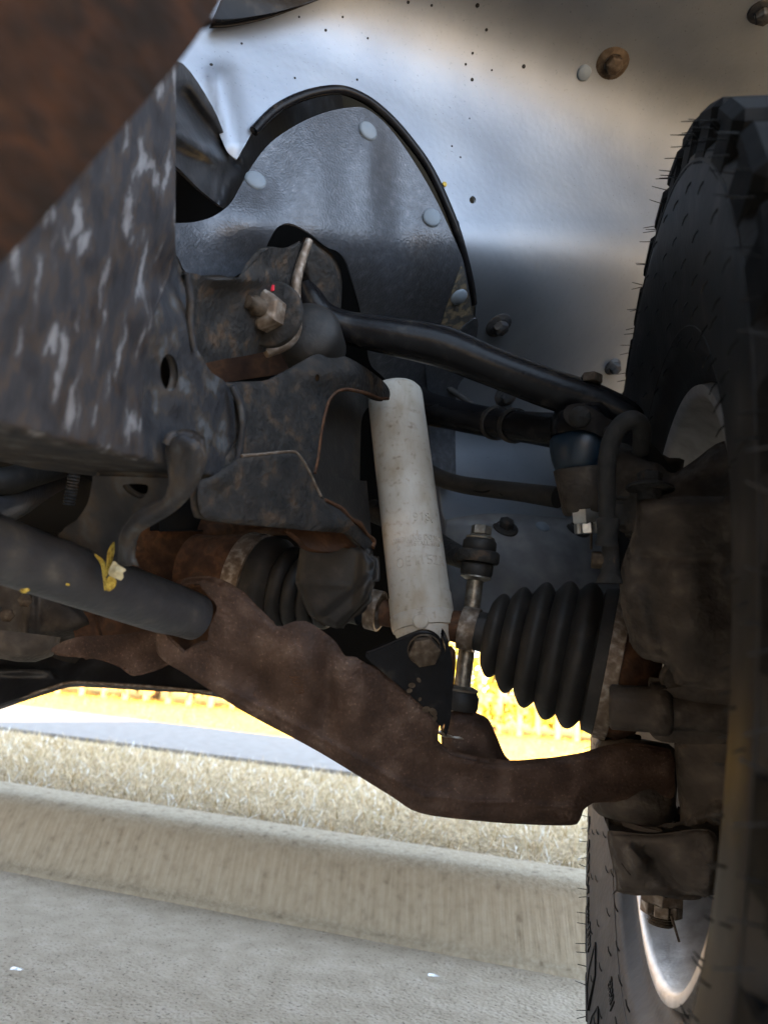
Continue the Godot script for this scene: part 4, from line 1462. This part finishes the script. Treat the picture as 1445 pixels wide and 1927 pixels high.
func wheel() -> void:
	var ax := (TR * cos(.03) + Vector3.UP * sin(.03) * 1.0).normalized()      # outwards
	ax = (Vector3(cos(.214), 0, sin(.214)) - Vector3.UP * .03).normalized()
	var up := (Vector3.UP - ax * Vector3.UP.dot(ax)).normalized()
	var fw := up.cross(ax).normalized()
	if fw.dot(TF) < 0.0:
		fw = -fw
	var t := thing("wheel", "mud terrain wheel with black tyre and bare alloy rim", "wheel", WC - up * .4)
	var at := func(th: float, r: float, off: float) -> Vector3:                # th from the front, upwards; off towards the camera side
		return WC + (fw * cos(th) + up * sin(th)) * r - ax * off
	var b := MB.new()
	# tyre carcass, from the inner bead over the tread to the outer bead
	lathe(b, WC, ax, [[.04, .216], [.022, .224], [.014, .238], [.012, .245], [.004, .252], [.0005, .2575], [-.0005, .262], [-.003, .270], [-.008, .29], [-.014, .32], [-.0175, .35], [-.018, .365], [-.016, .374], [-.008, .382], [.02, .388], [.14, .391], [.24, .388], [.265, .37], [.275, .31], [.26, .24], [.24, .22]], 120)
	var tyre := part("tyre", b, M.tyre, t)
	# tread blocks
	var rows := [[-.017, .05, .066, 0.0], [.055, .05, .05, .5], [.11, .05, .05, .0], [.165, .05, .05, .5], [.22, .05, .066, 0.0]]
	for rw in rows.size():
		var q: Array = rows[rw]
		var one: ArrayMesh
		for k in 34:
			var th: float = TAU * (k + q[3]) / 34.0
			var kid := MeshInstance3D.new()
			kid.name = "tread_block"
			if one == null:
				var bb := MB.new()
				box(bb, Transform3D(Basis.IDENTITY, Vector3(q[1] / 2, .392, 0)), Vector3(q[1], .016, q[2] * .86), .005)
				if rw == 0:
					box(bb, Transform3D(Basis(Vector3(0, 0, 1), -.1), Vector3(.006, .379, 0)), Vector3(.011, .03, q[2] * .6), .002)
				one = bb.mesh(Vector3.ZERO)
			kid.mesh = one
			kid.material_override = M.tread
			var rad := fw * cos(th) + up * sin(th)
			kid.transform = Transform3D(Basis(ax, rad, ax.cross(rad)), WC + ax * q[0] - tyre.get_meta("at"))
			tyre.add_child(kid, true)
	# moulding hairs on shoulder and sidewall
	b = MB.new()
	for k in 150:
		var th := TAU * k / 150.0 + rng.randf_range(-.015, .015)
		var r := .378 + rng.randf_range(-.004, .016)
		var p: Vector3 = at.call(th, r, .016)
		var d: Vector3 = at.call(th + rng.randf_range(-.02, .02), r + rng.randf_range(-.002, .004), .030 + rng.randf_range(0, .006))
		d = p.lerp(d, .62)
		tube(b, [[p, .00045], [p.lerp(d, .6), .0004], [d, .0003]], 4, false)
	for k in 200:
		var th := TAU * (k + rng.randf_range(-.3, .3)) / 200.0
		var r: float = [.262, .285, .31, .335, .358][k % 5] + rng.randf_range(-.005, .005)
		var f := tyre_off(r)
		var p: Vector3 = at.call(th, r, f - .001)
		var m: Vector3 = at.call(th + .004, r - .005, f + .002)
		var d: Vector3 = at.call(th + .009, r - .009, f + .003)
		tube(b, [[p, .0007], [m, .0006], [d, .0004]], 4, false)
	var hair := part("rubber_hair", b, M.tyre_letter, tyre)
	hair.set_meta("kind", "stuff")
	# moulded rings and lettering
	b = MB.new()
	for q in [[.369, .0172, .0012], [.2665, .0015, .0009]]:
		var pts := []
		for k in 91:
			pts.append([at.call(TAU * k / 90.0, q[0], q[1]), q[2]])
		tube(b, pts, 6, false)
	part("moulded_ring", b, M.tyre, tyre)
	for q in [["L/", .354, -.47, .016], ["OOSVL", .354, -.61, .02], ["SAM", .352, -.755, .015], ["IEBI", .345, -.84, .014], ["E9991", .285, -1.2, .012]]:
		b = MB.new()
		var r0: float = q[1]
		var t0: float = q[2]
		lettering(b, q[0], q[3], .002, func(p: Vector3) -> Vector3:
			var r: float = r0 + p.y
			var f := tyre_off(r)
			return at.call(t0 - p.x / r0, r, f + .0004 + p.z), true)
		part("sidewall_letter", b, M.tyre_letter, tyre)
	# the big emblem: two slanted plates with a raised rim
	for q in [[[.0, .0, .030, .012, .034, .046, .010, .034, .003, .022], 0.0], [[.0, .0, .016, .004, .032, -.004, .034, .014, .016, .022, .002, .018], -.042], [[.0, .0, .03, .01, .03, .022, .004, .012], -.07]]:
		b = MB.new()
		var c2 := PackedVector2Array()
		for i in range(0, q[0].size(), 2):
			c2.append(Vector2(q[0][i], q[0][i + 1]))
		var base_th: float = -1.05 + q[1] / .34
		var pt := func(v2: Vector2, z: float) -> Vector3:
			var r: float = .352 - v2.x
			var f := tyre_off(r)
			return at.call(base_th + v2.y / .34, r, f + z)
		var ix := Geometry2D.triangulate_polygon(c2)
		for i in range(0, ix.size(), 3):
			b.flat(pt.call(c2[ix[i]], .0016), pt.call(c2[ix[i + 1]], .0016), pt.call(c2[ix[i + 2]], .0016), -ax)
		for i in c2.size():
			var k := (i + 1) % c2.size()
			b.flat(pt.call(c2[i], .0016), pt.call(c2[k], .0016), pt.call(c2[k], -.001), -ax)
			b.flat(pt.call(c2[i], .0016), pt.call(c2[k], -.001), pt.call(c2[i], -.001), -ax)
			tube(b, [[pt.call(c2[i], .002), .0009], [pt.call(c2[k], .002), .0009]], 6)
		part("sidewall_emblem", b, M.tyre_letter, tyre)
	# rim
	b = MB.new()
	lathe(b, WC, ax, [[.02, .227], [.012, .225], [.012, .219], [.017, .215], [.026, .2125], [.034, .207], [.055, .196], [.09, .19], [.16, .186], [.2, .18]], 90)
	var rim := part("rim", b, M.rim, t)
	b = MB.new()
	lathe(b, WC, ax, [[.199, .18], [.19, .15], [.185, .09], [.17, .06], [.17, .0005]], 48)
	part("wheel_disc", b, M.disc, rim)
	b = MB.new()
	for k in 6:
		var th := TAU * k / 6.0
		var rad := fw * cos(th) + up * sin(th)
		box(b, Transform3D(Basis(ax, rad, ax.cross(rad)), WC + ax * .182 + rad * .12), Vector3(.02, .13, .06), .006)
	part("spoke", b, M.rim, rim)
	# disc brake rotor
	b = MB.new()
	lathe(b, WC, ax, [[.07, .05], [.07, .155], [.076, .155], [.076, .14], [.088, .14], [.088, .155], [.094, .155], [.094, .05]], 60)
	lathe(b, WC, ax, [[.03, .0005], [.03, .05], [.05, .055], [.15, .055], [.15, .0005]], 36)
	solo("brake_rotor", b, M.disc, "dark brake rotor inside the wheel behind the caliper", "brake rotor")


# ---------------------------------------------------------------- what lies under the truck at left
func underbody() -> void:
	var t := thing("front_differential", "dark rusty front differential housing under the torsion bar", "differential", P(80, 1250, .66))
	var b := MB.new()
	var o := O([-200, 1080, 0, 1060, 120, 1100, 190, 1150, 214, 1170, 190, 1195, 150, 1212, 96, 1224, 60, 1226, 0, 1222, -200, 1230], 4)
	sheet(b, o, func(x: float, y: float) -> float: return .68 + edge_drop(x, y, o, 40, .05) - relief(x, y, [[60, 1120, 50, 1220, 10, .012, "r"], [-60, 1200, 46, 1206, 8, .008, "r"], [120, 1170, 50, 40, .015]]), .05, 11)
	part("housing", b, M.cast, t)
	b = MB.new()
	lathe(b, P(38, 1215, .63), -Vector3.UP, [[-.01, .03], [.0, .03], [.006, .026], [.012, .014], [.013, .0005]], 30)
	part("drain_cup", b, M.cast, t)
	b = MB.new()
	lathe(b, P(150, 1190, .7), P(330, 1140, .72) - P(150, 1190, .7), [[0, .026], [.02, .026], [.022, .022], [.03, .024], [.04, .02], [.1, .02]], 26)
	part("axle_tube", b, M.rust, t)
	for q in [[48, 1130, .62], [14, 1158, .62]]:
		b = MB.new()
		hexa(b, P(q[0], q[1], .635), co - P(q[0], q[1], .635), .006, .005)
		part("cover_bolt", b, M.rust_bolt, t)

	b = MB.new()
	var co2 := O([160, 1010, 250, 940, 380, 930, 520, 985, 560, 1005, 500, 1010, 440, 1030, 410, 1060, 405, 1110, 420, 1150, 300, 1140, 160, 1080], 4)
	sheet(b, co2, func(x: float, y: float) -> float: return .84 + edge_drop(x, y, co2, 40, .03) - relief(x, y, [[300, 1010, 480, 990, 30, .02, "r"]]), .02, 14)
	solo("cross_member", b, M.rust, "dark rust coloured cross member behind the lower arm", "cross member")

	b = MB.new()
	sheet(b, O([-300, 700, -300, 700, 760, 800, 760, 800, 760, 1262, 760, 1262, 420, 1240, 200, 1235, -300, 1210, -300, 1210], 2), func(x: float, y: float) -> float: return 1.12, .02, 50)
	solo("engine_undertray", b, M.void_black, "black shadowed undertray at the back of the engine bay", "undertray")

	t = thing("skid_plate", "dark front skid plate with a bright lower edge against the lawn", "skid plate", P(200, 1290, 1.0))
	b = MB.new()
	var so := O([-300, 1228, -300, 1228, 60, 1226, 330, 1240, 520, 1262, 520, 1262, 520, 1325, 520, 1325, 375, 1298, 300, 1293, 210, 1287, 145, 1284, 124, 1286, 104, 1292, 0, 1326, -300, 1430, -300, 1430], 4)
	var sd := pl3([0, 1300, .95], [400, 1290, 1.0], [200, 1240, 1.02])
	sheet(b, so, func(x: float, y: float) -> float: return sd.call(x, y) - relief(x, y, [[-100, 1252, 100, 1268, 6, .012, "r"]]), .008, 12)
	part("plate", b, M.panel_dark, t)
	b = MB.new()
	tube(b, smooth3([[-100, 1360, .94, .0022], [0, 1326, .945, .0022], [104, 1292, .96, .0022], [124, 1286, .962, .0022], [145, 1284, .965, .0022], [210, 1287, .97, .0022], [300, 1293, .98, .0022], [400, 1303, .985, .0022]]), 8)
	part("rolled_edge", b, M.band, t)

	for q in [["steel_tube", [[-120, 900, .62, .012], [0, 906, .64, .012], [60, 892, .68, .012], [130, 872, .75, .012]], "dark steel line under the frame rail, upper one", "rubber"], ["steel_tube", [[-120, 980, .6, .02], [0, 945, .66, .02], [70, 905, .74, .02], [140, 870, .84, .02]], "thick dark pipe under the frame rail, lower one", "bar_paint"]]:
		b = MB.new()
		tube(b, smooth3(q[1]), 18)
		solo(q[0], b, M[q[3]], q[2], "pipe")
	b = MB.new()
	sheet(b, O([60, 905, 60, 905, 180, 912, 180, 912, 170, 945, 120, 940, 60, 934], 2), func(x: float, y: float) -> float: return 1.0, .01, 14)
	solo("bracket_strip", b, M.band, "pale tan strip showing in the gap under the frame rail", "bracket")
	b = MB.new()
	var pr := []
	for i in 18:
		pr.append([i * .003, .0062])
		pr.append([i * .003 + .0015, .0052])
	lathe(b, P(130, 950, .72), P(140, 895, .72) - P(130, 950, .72), pr, 14)
	solo("threaded_rod", b, M.bracket, "dark threaded rod hanging in the gap under the frame rail", "rod")


func _ready() -> void:
	rng.seed = 7
	# camera
	var cam := Camera3D.new()
	cam.name = "Camera"
	add_child(cam)
	cam.transform = Transform3D(cb, co)
	cam.fov = rad_to_deg(2.0 * atan(CY / FL))
	cam.near = .02
	cam.far = 400.0
	var at := CameraAttributesPhysical.new()
	at.frustum_focal_length = 12.0 / (CY / FL)
	at.frustum_focus_distance = .66
	at.frustum_near = .02
	at.frustum_far = 400.0
	at.exposure_aperture = 5.0
	cam.attributes = at
	cam.current = true
	# sky, sun, exposure
	var env := Environment.new()
	var sky := Sky.new()
	var sm := ProceduralSkyMaterial.new()
	sm.sky_top_color = Color(.59, .66, .75)
	sm.sky_horizon_color = Color(.86, .89, .93)
	sm.sky_curve = .12
	sm.ground_bottom_color = Color(.4, .37, .32)
	sm.ground_horizon_color = Color(.6, .58, .52)
	sky.sky_material = sm
	env.background_mode = Environment.BG_SKY
	env.sky = sky
	env.tonemap_mode = Environment.TONE_MAPPER_LINEAR
	env.tonemap_exposure = 14.5
	env.sdfgi_enabled = true
	env.ssao_enabled = true
	env.ssil_enabled = true
	var we := WorldEnvironment.new()
	we.name = "WorldEnvironment"
	we.environment = env
	add_child(we)
	var sun := DirectionalLight3D.new()
	sun.name = "Sun"
	sun.light_energy = 1.4
	sun.light_color = Color(1.0, .85, .62)
	sun.light_angular_distance = .5
	sun.shadow_enabled = true
	add_child(sun)
	var el := deg_to_rad(28.5)
	var az := .4
	sun.look_at_from_position(Vector3.ZERO, Vector3(sin(az) * cos(el), -sin(el), -cos(az) * cos(el)))
	materials()
	setting()
	truck_body()
	liner()
	flap()
	frame()
	underbody()
	axle()
	link()
	shock()
	lower_arm()
	torsion_bar()
	upper_arm()
	brakes()
	wheel()
